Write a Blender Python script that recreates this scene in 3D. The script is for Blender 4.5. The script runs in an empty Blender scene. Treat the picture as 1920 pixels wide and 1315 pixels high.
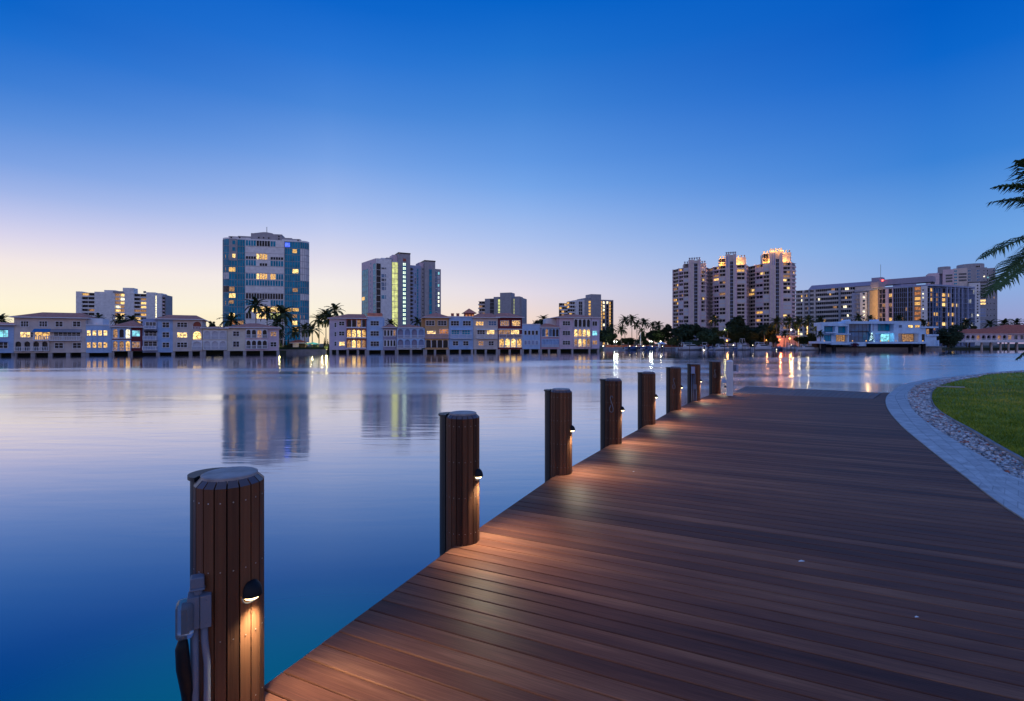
import bpy, math, random
from mathutils import Vector
random.seed(7)
S = bpy.context.scene
COL = S.collection
R = math.radians
# the photograph's frame: level camera, horizon row HY, focal length in photo pixels FO
FO, CX, HY, EYE = 950.0, 960.0, 644.0, 1.75
WATER, LAND = -1.6, -0.6


def lin(c):
    return tuple(((x / 255) / 12.92 if x / 255 <= .04045 else ((x / 255 + .055) / 1.055) ** 2.4) for x in c)


def P(px, py, d):
    return Vector(((px - CX) / FO * d, d, EYE - (py - HY) / FO * d))


def G(px, py, z=0.0):
    d = (EYE - z) * FO / (py - HY)
    return Vector(((px - CX) / FO * d, d, z))


# ------------------------------------------------------------------ materials
MATS = {}


def nt(name):
    m = bpy.data.materials.new(name)
    m.use_nodes = True
    MATS[name] = m
    t = m.node_tree
    return m, t.nodes, t.links, t.nodes['Principled BSDF']


def pm(name, col, rough=.7, var=.12, scale=.6, metal=0., spec=.4, bump=0., bscale=20., stretch=(1, 1, 1)):
    m, n, l, b = nt(name)
    b.inputs['Roughness'].default_value = rough
    b.inputs['Metallic'].default_value = metal
    b.inputs['Specular IOR Level'].default_value = spec
    tc = n.new('ShaderNodeTexCoord')
    mp = n.new('ShaderNodeMapping'); mp.inputs['Scale'].default_value = stretch
    l.new(tc.outputs['Object'], mp.inputs['Vector'])
    nz = n.new('ShaderNodeTexNoise'); nz.inputs['Scale'].default_value = scale; nz.inputs['Detail'].default_value = 5
    l.new(mp.outputs[0], nz.inputs['Vector'])
    cr = n.new('ShaderNodeValToRGB')
    cr.color_ramp.elements[0].position = .3; cr.color_ramp.elements[1].position = .7
    cr.color_ramp.elements[0].color = tuple(c * (1 - var) for c in col) + (1,)
    cr.color_ramp.elements[1].color = tuple(min(1, c * (1 + var)) for c in col) + (1,)
    l.new(nz.outputs['Fac'], cr.inputs[0]); l.new(cr.outputs[0], b.inputs['Base Color'])
    if bump:
        n2 = n.new('ShaderNodeTexNoise'); n2.inputs['Scale'].default_value = bscale; n2.inputs['Detail'].default_value = 4
        l.new(mp.outputs[0], n2.inputs['Vector'])
        bp = n.new('ShaderNodeBump'); bp.inputs['Strength'].default_value = bump; bp.inputs['Distance'].default_value = .02
        l.new(n2.outputs['Fac'], bp.inputs['Height']); l.new(bp.outputs[0], b.inputs['Normal'])
    return m


def glow(name, col, st, var=.6, scale=1.1, base=(.05, .04, .03)):
    """a lit interior behind glass: uneven brightness, as furniture, curtains and lamps give"""
    m, n, l, b = nt(name)
    b.inputs['Base Color'].default_value = base + (1,)
    b.inputs['Roughness'].default_value = .2
    tc = n.new('ShaderNodeTexCoord')
    nz = n.new('ShaderNodeTexNoise'); nz.inputs['Scale'].default_value = scale; nz.inputs['Detail'].default_value = 3
    l.new(tc.outputs['Object'], nz.inputs['Vector'])
    mr = n.new('ShaderNodeMapRange')
    mr.inputs[1].default_value = .36; mr.inputs[2].default_value = .64
    mr.inputs[3].default_value = st * (1 - var); mr.inputs[4].default_value = st * (1 + var)
    l.new(nz.outputs['Fac'], mr.inputs[0])
    b.inputs['Emission Color'].default_value = col + (1,)
    l.new(mr.outputs[0], b.inputs['Emission Strength'])
    return m


def mk_materials():
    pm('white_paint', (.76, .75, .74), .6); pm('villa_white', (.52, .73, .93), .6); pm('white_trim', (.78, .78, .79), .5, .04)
    pm('light_blue', (.36, .52, .74), .75); pm('sky_blue', (.42, .58, .78), .75); pm('slate_blue', (.30, .36, .52), .75)
    pm('beige', (.66, .57, .50), .75); pm('cream', (.74, .67, .54), .75); pm('lavender', (.62, .53, .62), .75)
    pm('tan_paint', (.62, .37, .17), .75); pm('pink_paint', (.62, .38, .42), .75); pm('mauve', (.34, .31, .40), .75)
    pm('deep_red', (.17, .025, .03), .7); pm('brick_red', (.36, .09, .055), .7); pm('pinkish', (.68, .53, .58), .75)
    pm('navy_trim', (.03, .07, .2), .6); pm('blue_canvas', (.03, .2, .5), .8); pm('grey_canvas', (.3, .29, .33), .8)
    pm('concrete', (.42, .40, .40), .85, .15, .4); pm('warm_concrete', (.68, .58, .52), .85, .12, .4)
    pm('tower_grey', (.36, .35, .37), .8); pm('tan_concrete', (.55, .38, .22), .8); pm('dark_metal', (.02, .02, .024), .5)
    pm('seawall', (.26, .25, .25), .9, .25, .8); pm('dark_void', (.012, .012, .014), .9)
    pm('dock_timber', (.10, .075, .06), .85, .3, 2.); pm('pile_grey', (.16, .14, .13), .85, .3, 2.)
    m = pm('roof_tile', (.70, .26, .17), .8, .25, 1.5)
    n, l = m.node_tree.nodes, m.node_tree.links
    b = n['Principled BSDF']; tc = [x for x in n if x.type == 'TEX_COORD'][0]
    w = n.new('ShaderNodeTexWave'); w.inputs['Scale'].default_value = 3.; w.inputs['Distortion'].default_value = .6
    l.new(tc.outputs['Object'], w.inputs['Vector'])
    bp = n.new('ShaderNodeBump'); bp.inputs['Strength'].default_value = .5; bp.inputs['Distance'].default_value = .08
    l.new(w.outputs['Fac'], bp.inputs['Height']); l.new(bp.outputs[0], b.inputs['Normal'])
    pm('red_tile', (.55, .14, .07), .8, .3, 1.2)
    pm('dark_glass', (.014, .017, .024), .12, .5, .5, spec=.22)
    pm('teal_glass', (.0, .25, .38), .1, .3, .35, spec=.16)
    pm('sunset_teal_glass', (.01, .40, .50), .1, .3, .35, spec=.16); pm('blue_glass', (.015, .13, .27), .1, .35, .35, spec=.5)  # lighter teal copy with the sunset sky's reflection put into its colour
    pm('shutter', (.60, .60, .64), .6, .06, 3.)
    glow('lit_warm', (1., .55, .15), .85, .85, 2.4); glow('lit_dim', (1., .50, .2), .30, .8, 2.4); glow('lit_bright', (1., .64, .22), 1.35, .85, 2.2)
    glow('lit_yellow_green', (.80, .86, .30), .85, .3, .5); glow('lit_white', (1., .9, .6), 1.5)
    glow('lit_cyan', (.25, .80, .95), .9); glow('lit_orange', (1., .36, .10), .38); glow('lit_blue', (.06, .12, 1.), 1.6)
    glow('lit_stair', (.80, 1., .78), 1.5, .25); glow('lit_lamp', (1., .85, .55), 16., 0.); glow('lit_lamp_white', (.9, 1., .85), 28., 0.)
    glow('lit_lamp_orange', (1., .40, .07), 14., 0.); glow('lit_crown', (1., .46, .09), 1.3, .5, .4)
    glow('lit_red', (1., .05, .03), 12., 0.); glow('fairy_lights', (.55, .9, 1.), 2.2, .8, 2.5)
    glow('lamp_lens', (1., .74, .36), 9., .1, 30.)
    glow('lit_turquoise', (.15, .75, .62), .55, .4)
    # foliage
    for nm, c in (('foliage_dark', (.030, .048, .022)), ('foliage_mid', (.042, .066, .026)), ('foliage_olive', (.065, .075, .025)),
                  ('palm_leaf', (.045, .065, .025)), ('palm_near', (.06, .10, .03)), ('bougainvillea', (.10, .012, .03)), ('cypress', (.02, .034, .02))):
        m = pm(nm, c, .75, .45, .35, spec=.25)
    pm('bark', (.11, .085, .065), .9, .3, 2.); pm('palm_bark', (.19, .155, .12), .9, .25, 3.)
    # boats
    pm('hull_white', (.62, .63, .66), .3, .05); pm('hull_blue', (.05, .12, .28), .3, .1); pm('boat_canvas', (.04, .09, .24), .8)
    pm('boat_glass', (.02, .025, .035), .1); pm('engine_black', (.02, .02, .022), .4)


mk_materials()
M = MATS


# ------------------------------------------------------------------ mesh building
class MB:
    def __init__(s):
        s.v, s.f, s.m = [], [], []

    def add(s, vs, fs, mi=0):
        o = len(s.v)
        s.v += [tuple(x) for x in vs]
        s.f += [tuple(i + o for i in f) for f in fs]
        s.m += [mi] * len(fs)

    def hexa(s, p, mi=0):          # eight corners: bottom four ccw, top four ccw
        s.add(p, [(3, 2, 1, 0), (4, 5, 6, 7), (0, 1, 5, 4), (1, 2, 6, 5), (2, 3, 7, 6), (3, 0, 4, 7)], mi)

    def box(s, x0, x1, y0, y1, z0, z1, mi=0):
        s.hexa([(x0, y0, z0), (x1, y0, z0), (x1, y1, z0), (x0, y1, z0), (x0, y0, z1), (x1, y0, z1), (x1, y1, z1), (x0, y1, z1)], mi)

    def prism(s, pts, z0, z1, mi=0):
        n = len(pts)
        vs = [(x, y, z0) for x, y in pts] + [(x, y, z1) for x, y in pts]
        s.add(vs, [tuple(range(n - 1, -1, -1)), tuple(range(n, 2 * n))] + [(i, (i + 1) % n, n + (i + 1) % n, n + i) for i in range(n)], mi)

    def bar(s, p, q, r, n=8, mi=0, r2=None):
        p, q = Vector(p), Vector(q); d = (q - p).normalized()
        a = d.orthogonal().normalized(); b = d.cross(a); r2 = r if r2 is None else r2
        vs = []
        for c, rr in ((p, r), (q, r2)):
            vs += [c + (a * math.cos(t) + b * math.sin(t)) * rr for t in [2 * math.pi * i / n for i in range(n)]]
        s.add(vs, [tuple(range(n - 1, -1, -1)), tuple(range(n, 2 * n))] + [(i, (i + 1) % n, n + (i + 1) % n, n + i) for i in range(n)], mi)

    def tube(s, pts, r, n=8, mi=0):
        pts = [Vector(p) for p in pts]; rings = []
        rs = r if isinstance(r, (list, tuple)) else [r] * len(pts)
        a = None
        for i, p in enumerate(pts):
            d = (pts[min(i + 1, len(pts) - 1)] - pts[max(i - 1, 0)]).normalized()
            if a is None:
                a = d.orthogonal().normalized()
            a = (a - d * a.dot(d)).normalized(); b = d.cross(a)
            rings.append([p + (a * math.cos(2 * math.pi * k / n) + b * math.sin(2 * math.pi * k / n)) * rs[i] for k in range(n)])
        vs = [v for ring in rings for v in ring]
        fs = [(i * n + k, i * n + (k + 1) % n, (i + 1) * n + (k + 1) % n, (i + 1) * n + k) for i in range(len(pts) - 1) for k in range(n)]
        fs += [tuple(range(n - 1, -1, -1)), tuple((len(pts) - 1) * n + k for k in range(n))]
        s.add(vs, fs, mi)

    def lathe(s, prof, n=16, c=(0, 0, 0), mi=0):
        vs, fs = [], []
        for r, z in prof:
            vs += [(c[0] + r * math.cos(2 * math.pi * k / n), c[1] + r * math.sin(2 * math.pi * k / n), c[2] + z) for k in range(n)]
        for i in range(len(prof) - 1):
            fs += [(i * n + k, i * n + (k + 1) % n, (i + 1) * n + (k + 1) % n, (i + 1) * n + k) for k in range(n)]
        fs += [tuple(range(n - 1, -1, -1)), tuple((len(prof) - 1) * n + k for k in range(n))]
        s.add(vs, fs, mi)

    def ball(s, c, r, n=8, mi=0, sz=1.):
        s.lathe([(max(.02, math.sin(math.pi * i / 6)) * r, -math.cos(math.pi * i / 6) * r * sz) for i in range(7)], n, c, mi)

    def build(s, name, mats, parent=None, smooth=False, loc=None):
        me = bpy.data.meshes.new(name)
        me.from_pydata(s.v, [], s.f)
        mats = mats if isinstance(mats, (list, tuple)) else [mats]
        for m in mats:
            me.materials.append(M[m] if isinstance(m, str) else m)
        if any(s.m):
            me.polygons.foreach_set('material_index', s.m)
        if smooth:
            me.polygons.foreach_set('use_smooth', [True] * len(me.polygons))
        me.update()
        o = bpy.data.objects.new(name, me)
        COL.objects.link(o)
        if parent:
            o.parent = parent
        if loc is not None:
            o.location = loc
        return o


def tag(o, label=None, cat=None, group=None, kind=None):
    if label: o['label'] = label
    if cat: o['category'] = cat
    if group: o['group'] = group
    if kind: o['kind'] = kind
    return o


def thing(name, label, cat, loc=(0, 0, 0), group=None, rz=0., scale=1.):
    o = bpy.data.objects.new(name, None)
    o.empty_display_size = .5
    COL.objects.link(o); o.location = loc; o.rotation_euler = (0, 0, rz)
    o.scale = scale if isinstance(scale, (tuple, list)) else (scale,) * 3
    return tag(o, label, cat, group)


def dup(root, loc, label, rz=0., scale=1., group=None):
    r = root.copy(); COL.objects.link(r); r.location = loc; r.rotation_euler = (0, 0, rz)
    r.scale = scale if isinstance(scale, (tuple, list)) else (scale,) * 3
    r['label'] = label
    if group: r['group'] = group
    for ch in list(root.children):
        c = ch.copy(); COL.objects.link(c); c.parent = r
        for g in list(ch.children):
            d = g.copy(); COL.objects.link(d); d.parent = c
    return r


def lamp_light(name, parent, loc, power, col, radius=.15, kind='POINT', **kw):
    L = bpy.data.lights.new(name, kind); L.energy = power; L.color = col; L.shadow_soft_size = radius
    for k, v in kw.items():
        setattr(L, k, v)
    o = bpy.data.objects.new(name, L); COL.objects.link(o); o.location = loc
    if parent: o.parent = parent
    return o


# ------------------------------------------------------------------ facades
class Crop:
    """an enlarged look at the photograph: offset and scale back to photo pixels"""
    def __init__(s, ox, oy, k): s.ox, s.oy, s.k = ox, oy, k
    def __call__(s, u, v): return s.ox + u / s.k, s.oy + v / s.k


C1 = Crop(0, 520, 5.818); C2 = Crop(300, 420, 4.697); C3 = Crop(580, 460, 5.717); C4 = Crop(840, 530, 6.4)
C5 = Crop(1100, 450, 4.571); C6 = Crop(1480, 480, 4.364); T1 = Crop(400, 420, 6.575); T2 = Crop(660, 460, 8.22)
T3 = Crop(1250, 460, 7.385); C7 = Crop(1480, 480, 8.727); C8 = Crop(1690, 480, 9.143); C9 = Crop(1520, 580, 7.385)
CG = Crop(510, 570, 10.957); CM = Crop(1120, 590, 9.6); CN = Crop(1310, 590, 8.348); ID = Crop(0, 0, 1)


def V2(px, d): return Vector(((px - CX) / FO * d, d))


def on_line(a, b, px):
    """the ground point where the sight line through photo column px meets line a-b"""
    r = Vector(((px - CX) / FO, 1.)); t = b - a
    den = t.x * r.y - t.y * r.x
    s = (a.y * r.x - a.x * r.y) / den
    return a + t * s


class Facet:
    """a vertical facade strip from ground point A to B; (u, o, z): along it, out of it, height above the root"""
    def __init__(s, root, A, B, c=ID):
        s.root, s.A, s.B, s.c = root, A, B, c
        s.len = (B - A).length; s.t = (B - A) / s.len; s.n = Vector((s.t.y, -s.t.x)); s.z0 = root.location.z

    def pt(s, u, o, z):
        p = s.A + s.t * u + s.n * o
        return (p.x - s.root.location.x, p.y - s.root.location.y, z)

    def hit(s, x, y):
        px, py = s.c(x, y); p = on_line(s.A, s.B, px)
        return (p - s.A).dot(s.t), EYE - (py - HY) / FO * p.y - s.z0

    def R(s, x0, y0, x1, y1):
        u0, _ = s.hit(x0, y0); u1, _ = s.hit(x1, y0); xm = (x0 + x1) / 2
        _, z1 = s.hit(xm, y0); _, z0 = s.hit(xm, y1)
        return u0, u1, z0, z1

    def box(s, mb, u0, u1, o0, o1, z0, z1, mi=0):
        q = [s.pt(u0, o1, z0), s.pt(u1, o1, z0), s.pt(u1, o0, z0), s.pt(u0, o0, z0)]
        mb.hexa(q + [(x, y, z1) for x, y, _ in q], mi)

    def part(s, name, mats, u0, u1, o0, o1, z0, z1, parent=None):
        mb = MB(); s.box(mb, u0, u1, o0, o1, z0, z1)
        return mb.build(name, mats, parent or s.root)

    def wall(s, x0, y0, x1, y1, mat, depth=12., name='wall', o=0.):
        u0, u1, z0, z1 = s.R(x0, y0, x1, y1)
        return s.part(name, mat, u0, u1, -depth, o, z0, z1)

    def window(s, x0, y0, x1, y1, pane='dark_glass', n=2, m=1, frame='white_trim', fw=.12, o=0., name='window'):
        u0, u1, z0, z1 = s.R(x0, y0, x1, y1); mb = MB()
        d0, d1 = o + .004, o + .11
        s.box(mb, u0 - fw, u1 + fw, d0, d1, z1, z1 + fw); s.box(mb, u0 - fw, u1 + fw, d0, d1 + .05, z0 - fw, z0)
        s.box(mb, u0 - fw, u0, d0, d1, z0, z1); s.box(mb, u1, u1 + fw, d0, d1, z0, z1)
        for i in range(1, n):
            u = u0 + (u1 - u0) * i / n; s.box(mb, u - fw * .4, u + fw * .4, d0, d1 - .02, z0, z1)
        for i in range(1, m):
            z = z0 + (z1 - z0) * i / m; s.box(mb, u0, u1, d0, d1 - .03, z - fw * .3, z + fw * .3)
        w = mb.build(name, frame, s.root)
        s.part('pane', pane, u0 + .003, u1 - .003, o + .006, o + .03, z0 + .003, z1 - .003, w)
        return w

    def arcade(s, x0, y0, x1, y1, n, mat, panes, pier=.14, proud=.5, rail=0., seg=7, flat=1., top=.1, name='arcade'):
        """a plate with n round-arched openings standing before panes; rail = height share of its balustrade"""
        u0, u1, z0, z1 = s.R(x0, y0, x1, y1); mb = MB(); bw = (u1 - u0) / n; h = z1 - z0; D = proud
        for i in range(n):
            a = u0 + bw * i; b = a + bw; pw = bw * pier; l, r = a + pw, b - pw; rad = (r - l) / 2
            zs = min(z1 - h * top - rad * flat, z1 - .1)
            s.box(mb, a, l, .004, D, z0, z1); s.box(mb, r, b, .004, D, z0, z1)
            arc = [((l + r) / 2 - rad * math.cos(math.pi * k / seg), zs + rad * flat * math.sin(math.pi * k / seg)) for k in range(seg + 1)]
            for (ua, za), (ub, zb) in zip(arc, arc[1:]):
                q = [s.pt(ua, D, za), s.pt(ub, D, zb), s.pt(ub, .004, zb), s.pt(ua, .004, za)]
                mb.hexa(q + [(x, y, z1) for x, y, _ in q])
        a = mb.build(name, mat, s.root)
        for i in range(n):
            p = panes[i % len(panes)]
            s.part('pane', p, u0 + bw * (i + pier), u0 + bw * (i + 1 - pier), .002, .03, z0, z1 - h * top * .5, a)  # dark panes stand in for the shaded wall behind the arches
        if rail:
            mb = MB(); zt = z0 + h * rail
            s.box(mb, u0, u1, D + .004, D + .1, zt - .12, zt); s.box(mb, u0, u1, D + .004, D + .1, z0, z0 + .12)
            k = max(4, int((u1 - u0) / .32))
            for i in range(k):
                u = u0 + (u1 - u0) * (i + .5) / k; s.box(mb, u - .05, u + .05, D + .01, D + .08, z0 + .1, zt - .1)
            mb.build('balustrade', 'white_trim', a)
        return a

    def balcony(s, x0, yt, x1, yb, mat='white_trim', proj=1.1, solid=False):
        u0, u1, z0, z1 = s.R(x0, yt, x1, yb); mb = MB()
        s.box(mb, u0, u1, .004, proj, z0 - .2, z0)
        b = mb.build('balcony', mat, s.root); mb = MB()
        s.box(mb, u0, u1, proj - .1, proj - .002, z1 - .12, z1)
        s.box(mb, u0, u0 + .1, .01, proj - .1, z1 - .12, z1); s.box(mb, u1 - .1, u1, .01, proj - .1, z1 - .12, z1)
        k = max(4, int((u1 - u0) / .34))
        for i in range(k + 1):
            u = u0 + .05 + (u1 - u0 - .1) * i / k; w = .1 if i % 8 == 0 else .05
            s.box(mb, u - w, u + w, proj - .09, proj - .02, z0, z1 - .12)
        mb.build('railing', mat, b)
        return b

    def hip(s, x0, x1, ye, yr, depth=12., mat='roof_tile', over=.6, rx=None, name='roof'):
        u0, u1, ze, _ = s.R(x0, ye, x1, ye); p = s.A + s.t * ((u0 + u1) / 2)
        zr = EYE - (s.c(0, yr)[1] - HY) / FO * (p.y + depth / 2) - s.z0
        if rx: r0, r1 = s.hit(rx[0], ye)[0], s.hit(rx[1], ye)[0]
        else:
            k = min(depth / 2, (u1 - u0) / 2 * .98); r0, r1 = u0 + k, u1 - k
        a0, a1, f, bk = u0 - over, u1 + over, over + .5, -depth - over
        e = [s.pt(a0, f, ze), s.pt(a1, f, ze), s.pt(a1, bk, ze), s.pt(a0, bk, ze)]
        e2 = [(x, y, z - .22) for x, y, z in e]; r = [s.pt(r0, -depth / 2, zr), s.pt(r1, -depth / 2, zr)]
        mb = MB(); mb.add(e + e2 + r, [(0, 1, 9, 8), (1, 2, 9), (2, 3, 8, 9), (3, 0, 8), (7, 6, 5, 4)])
        mb.add(e + e2, [(4, 5, 1, 0), (5, 6, 2, 1), (6, 7, 3, 2), (7, 4, 0, 3)], 1)
        return mb.build(name, [mat, 'white_trim'], s.root)

    def awning(s, x0, y0, x1, y1, mat, proj=1.2):
        u0, u1, z0, z1 = s.R(x0, y0, x1, y1); mb = MB()
        q = [s.pt(u0, .01, z0), s.pt(u1, .01, z0), s.pt(u1, proj, z0), s.pt(u0, proj, z0)]
        t = [s.pt(u0, .01, z1), s.pt(u1, .01, z1)]
        mb.add(q + t, [(0, 1, 2, 3), (3, 2, 5, 4), (4, 5, 1, 0), (3, 4, 0), (2, 1, 5)])
        return mb.build('awning', mat, s.root)

    def pilings(s, xs, yb, w=.42, mat='concrete'):
        for x in xs:
            u, z = s.hit(x, yb)
            s.part('piling', mat, u - w, u + w, -w * 2 - .15, -.15, -1.2, z - .002)

    def bays(s, name, u0, u1, z0, z1, nf, glass='dark_glass', slab='white_paint', kind='bal', depth=1.3, nx=3, lit=0., lits=('lit_warm',), shut=0., rail=.36, th=.3, o=0.):
        """a stack of nf storeys: recessed glazing, floor slabs and solid rails, some rooms lit, some shuttered"""
        mb = MB(); fh = (z1 - z0) / nf; k = 0
        raw = s.box
        box = lambda m, a, b, c, d, e, g, i=0: raw(m, a, b, c + o, d + o, e, g, i)
        box(mb, u0, u1, -depth - .3, -depth, z0, z1, 1)
        for i in range(nf):
            z = z0 + fh * i
            box(mb, u0, u1, -depth, 0., z, z + th, 0)
            if kind == 'bal':
                box(mb, u0, u1, -.14, -.004, z + th, z + fh * rail, 0)
                for j in range(1, nx):
                    u = u0 + (u1 - u0) * j / nx; box(mb, u - .09, u + .09, -.3, -.01, z + fh * rail, z + fh, 0)
            else:
                for j in range(nx + 1):
                    u = u0 + (u1 - u0) * j / nx; box(mb, max(u0, u - .07), min(u1, u + .07), -depth, -.05, z + th, z + fh, 0)
            if random.random() < shut:
                box(mb, u0 + .05, u1 - .05, -.5, -.02, z + (fh * rail if kind == 'bal' else th), z + fh, 2)
            elif random.random() < lit and k < 12:
                j = random.randrange(nx); w = (u1 - u0) / nx; k += 1
                s.part('lit_window', random.choice(lits), u0 + w * j + .1, u0 + w * (j + random.choice((1, 1, min(2, nx - j)))) - .1, o - depth + .003, o - depth + .08, z + fh * .3, z + fh * .95)
        box(mb, u0, u1, -depth, 0., z1 - .02, z1 + .25, 0)
        return mb.build(name, [slab, glass, 'shutter'], s.root)

    def grid(s, name, u0, u1, z0, z1, nx, nz, glass='teal_glass', mull='tower_grey', o=.05, mw=.12):
        mb = MB(); s.box(mb, u0, u1, o - .3, o, z0, z1, 0)
        for i in range(nx + 1):
            u = u0 + (u1 - u0) * i / nx; s.box(mb, max(u0, u - mw / 2), min(u1, u + mw / 2), o, o + .1, z0, z1, 1)
        for i in range(nz + 1):
            z = z0 + (z1 - z0) * i / nz; s.box(mb, u0, u1, o + .003, o + .13, max(z0, z - mw), min(z1, z + mw), 1)
        return mb.build(name, [glass, mull], s.root)


def bld(name, label, cat, a, b, c=ID, z=LAND, group=None):
    m = (a + b) / 2
    r = thing(name, label, cat, (m.x, m.y, z), group)
    return Facet(r, a, b, c)


ROWL = (V2(-120, 124), V2(523, 158))
ROWR = (V2(612, 170), V2(1125, 190))


def house(label, row, c, x0, y0, x1, y1, mat, depth=12., name='townhouse', group='waterfront townhouses on pilings'):
    a = on_line(row[0], row[1], c(x0, 0)[0]); b = on_line(row[0], row[1], c(x1, 0)[0])
    f = bld(name, label, 'townhouse', a, b, c, WATER, group)
    f.wall(x0, y0, x1, y1, mat, depth)
    return f


PANE = dict(d='dark_glass', t='teal_glass', l='lit_warm', m='lit_dim', y='lit_bright', c='lit_cyan', w='shutter', o='lit_orange', b='blue_glass', p='lit_white')


def wins(f, *ws):
    for x0, y0, x1, y1, k, n in ws:
        f.window(x0, y0, x1, y1, PANE[k], n, 2 if (y1 - y0) > 30 else 1)
# ================================================================== the near row of townhouses (west of the gap)
f = house('blue townhouse cut off by the picture edge, with teal lit window', ROWL, C1, -420, 535, 150, 828, 'light_blue')
f.wall(-420, 492, 150, 535, 'pinkish', 9., 'parapet', -.3)
f.hip(-420, 148, 512, 488, 9.)
wins(f, (-10, 578, 88, 652, 'c', 2), (-10, 712, 84, 772, 'd', 2), (-180, 578, -90, 652, 'd', 2), (-180, 712, -90, 772, 'd', 2))
f.wall(-12, 570, 90, 578, 'navy_trim', .05, 'lintel', .2); f.wall(-12, 705, 90, 712, 'navy_trim', .05, 'lintel', .2)
for i in range(9): f.wall(126, 548 + i * 31, 152, 570 + i * 31, 'sky_blue', .02, 'quoin', .07)
f.pilings((-200, -30, 145), 828)

f = house('long beige townhouse with hipped roof, blue awning and four ground arches', ROWL, C1, 153, 437, 936, 825, 'beige')
f.hip(150, 940, 437, 388, 12., rx=(370, 832))
wins(f, (230, 482, 310, 537, 'd', 3), (432, 482, 514, 537, 'd', 3), (607, 485, 684, 537, 'd', 2), (797, 485, 876, 537, 'd', 2), (224, 600, 330, 655, 'y', 3),
     (340, 602, 360, 655, 'd', 1), (385, 602, 545, 680, 'l', 4), (590, 602, 878, 645, 'd', 6), (599, 718, 688, 773, 'd', 2), (797, 718, 884, 773, 'd', 2))
f.awning(372, 563, 556, 598, 'blue_canvas', 1.6); f.awning(560, 565, 890, 601, 'grey_canvas', 1.5)
f.balcony(378, 640, 545, 686); f.balcony(550, 640, 888, 686)
f.arcade(160, 690, 545, 805, 4, 'beige', ('dark_glass',), .17, .6, .4)
f.wall(905, 445, 1095, 522, 'white_trim', 9, 'stair_wing', -2.)
f.pilings((153, 355, 545, 740, 905), 825)

f = house('pale blue flat-roofed townhouse with eight square yellow windows', ROWL, C1, 937, 525, 1220, 825, 'sky_blue')
wins(f, *[(x, 583, x + 38, 636, 'y', 1) for x in (951, 1012, 1073, 1132)], *[(x, 712, x + 38, 768, 'l', 1) for x in (951, 1012, 1073, 1132)])
f.wall(1010, 490, 1115, 525, 'white_trim', 3, 'roof_terrace', -.5); f.wall(937, 516, 1220, 526, 'white_trim', .3, 'cornice', .2)
for x in (1003, 1063, 1122): f.wall(x, 560, x + 6, 800, 'light_blue', .02, 'pilaster', .12)
f.pilings((945, 1205), 825)

f = house('dark red two-storey townhouse with white double arcade', ROWL, C1, 1223, 540, 1552, 805, 'deep_red')
f.hip(1232, 1548, 540, 474, 12.)
f.arcade(1228, 556, 1432, 672, 3, 'sky_blue', ('lit_dim', 'dark_glass', 'lit_white'), .14, .5, .12)
f.arcade(1228, 684, 1432, 806, 3, 'sky_blue', ('lit_dim', 'lit_dim', 'lit_warm'), .14, .5, .3)
wins(f, (1444, 584, 1524, 643, 'c', 2), (1444, 707, 1524, 768, 'm', 2))
f.pilings((1228, 1408, 1430), 805, .3)

f = house('three-storey blue and cream townhouse with stacked white balconies', ROWL, C1, 1556, 455, 1885, 822, 'slate_blue')
a2 = f.A + f.t * f.len; b2 = on_line(ROWL[0], ROWL[1], C2(372, 0)[0])
g = Facet(f.root, a2, b2, C2)
f.wall(1722, 458, 1884, 818, 'light_blue', .05, 'front_panel', .0035)
g.wall(112, 838, 372, 1122, 'beige', 12)
h = Facet(f.root, f.A, b2, C2); h.hip(-22, 375, 838, 805, 12., rx=(40, 300))
wins(f, (1592, 492, 1700, 530, 'd', 3), (1582, 596, 1710, 640, 'd', 3), (1572, 702, 1712, 752, 'd', 3), (1774, 494, 1845, 546, 'd', 2), (1774, 602, 1845, 655, 'd', 2), (1774, 714, 1845, 764, 'd', 2))
f.balcony(1576, 530, 1710, 560); f.balcony(1566, 640, 1720, 682); f.balcony(1562, 750, 1720, 790); f.awning(1575, 582, 1716, 597, 'dark_metal', .8)
wins(g, (152, 870, 238, 908, 'd', 3), (152, 958, 238, 1000, 'y', 3), (152, 1045, 238, 1086, 'd', 3))
g.arcade(284, 855, 372, 928, 1, 'beige', ('brick_red',), .09, .4, .3); g.arcade(284, 940, 372, 1016, 1, 'beige', ('lit_bright',), .09, .4)
g.arcade(280, 1028, 374, 1108, 1, 'white_paint', ('shutter',), .09, .4, .35)
h.pilings((-20, 115, 268, 366), 1122)

f = house('low cream townhouse with six blind white arches', ROWL, C2, 373, 915, 590, 1112, 'cream')
f.hip(376, 588, 915, 902, 10.)
f.arcade(380, 938, 588, 1018, 3, 'white_paint', ('shutter',), .09, .4, .38); f.arcade(380, 1026, 588, 1108, 3, 'white_paint', ('shutter',), .09, .4, .38)
f.pilings((388, 575), 1112)

f = house('cream corner townhouse beside the palm gap, with four-arch double loggia', ROWL, C2, 592, 912, 1048, 1118, 'cream')
f.hip(592, 1048, 912, 877, 12.)
f.wall(752, 905, 1046, 1116, 'pinkish', .05, 'front_panel', .0035)
f.arcade(756, 926, 946, 1006, 4, 'white_paint', ('dark_glass', 'dark_glass', 'lit_dim', 'dark_glass'), .12, .6, .38)
f.arcade(756, 1020, 946, 1100, 4, 'white_paint', ('dark_glass',), .12, .6, .38)
wins(f, (645, 948, 696, 988, 'd', 2), (645, 1036, 696, 1082, 'd', 2), (974, 952, 1024, 988, 'm', 2), (974, 1042, 1024, 1080, 'd', 2))
f.pilings((600, 745, 895, 1040), 1118)

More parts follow.
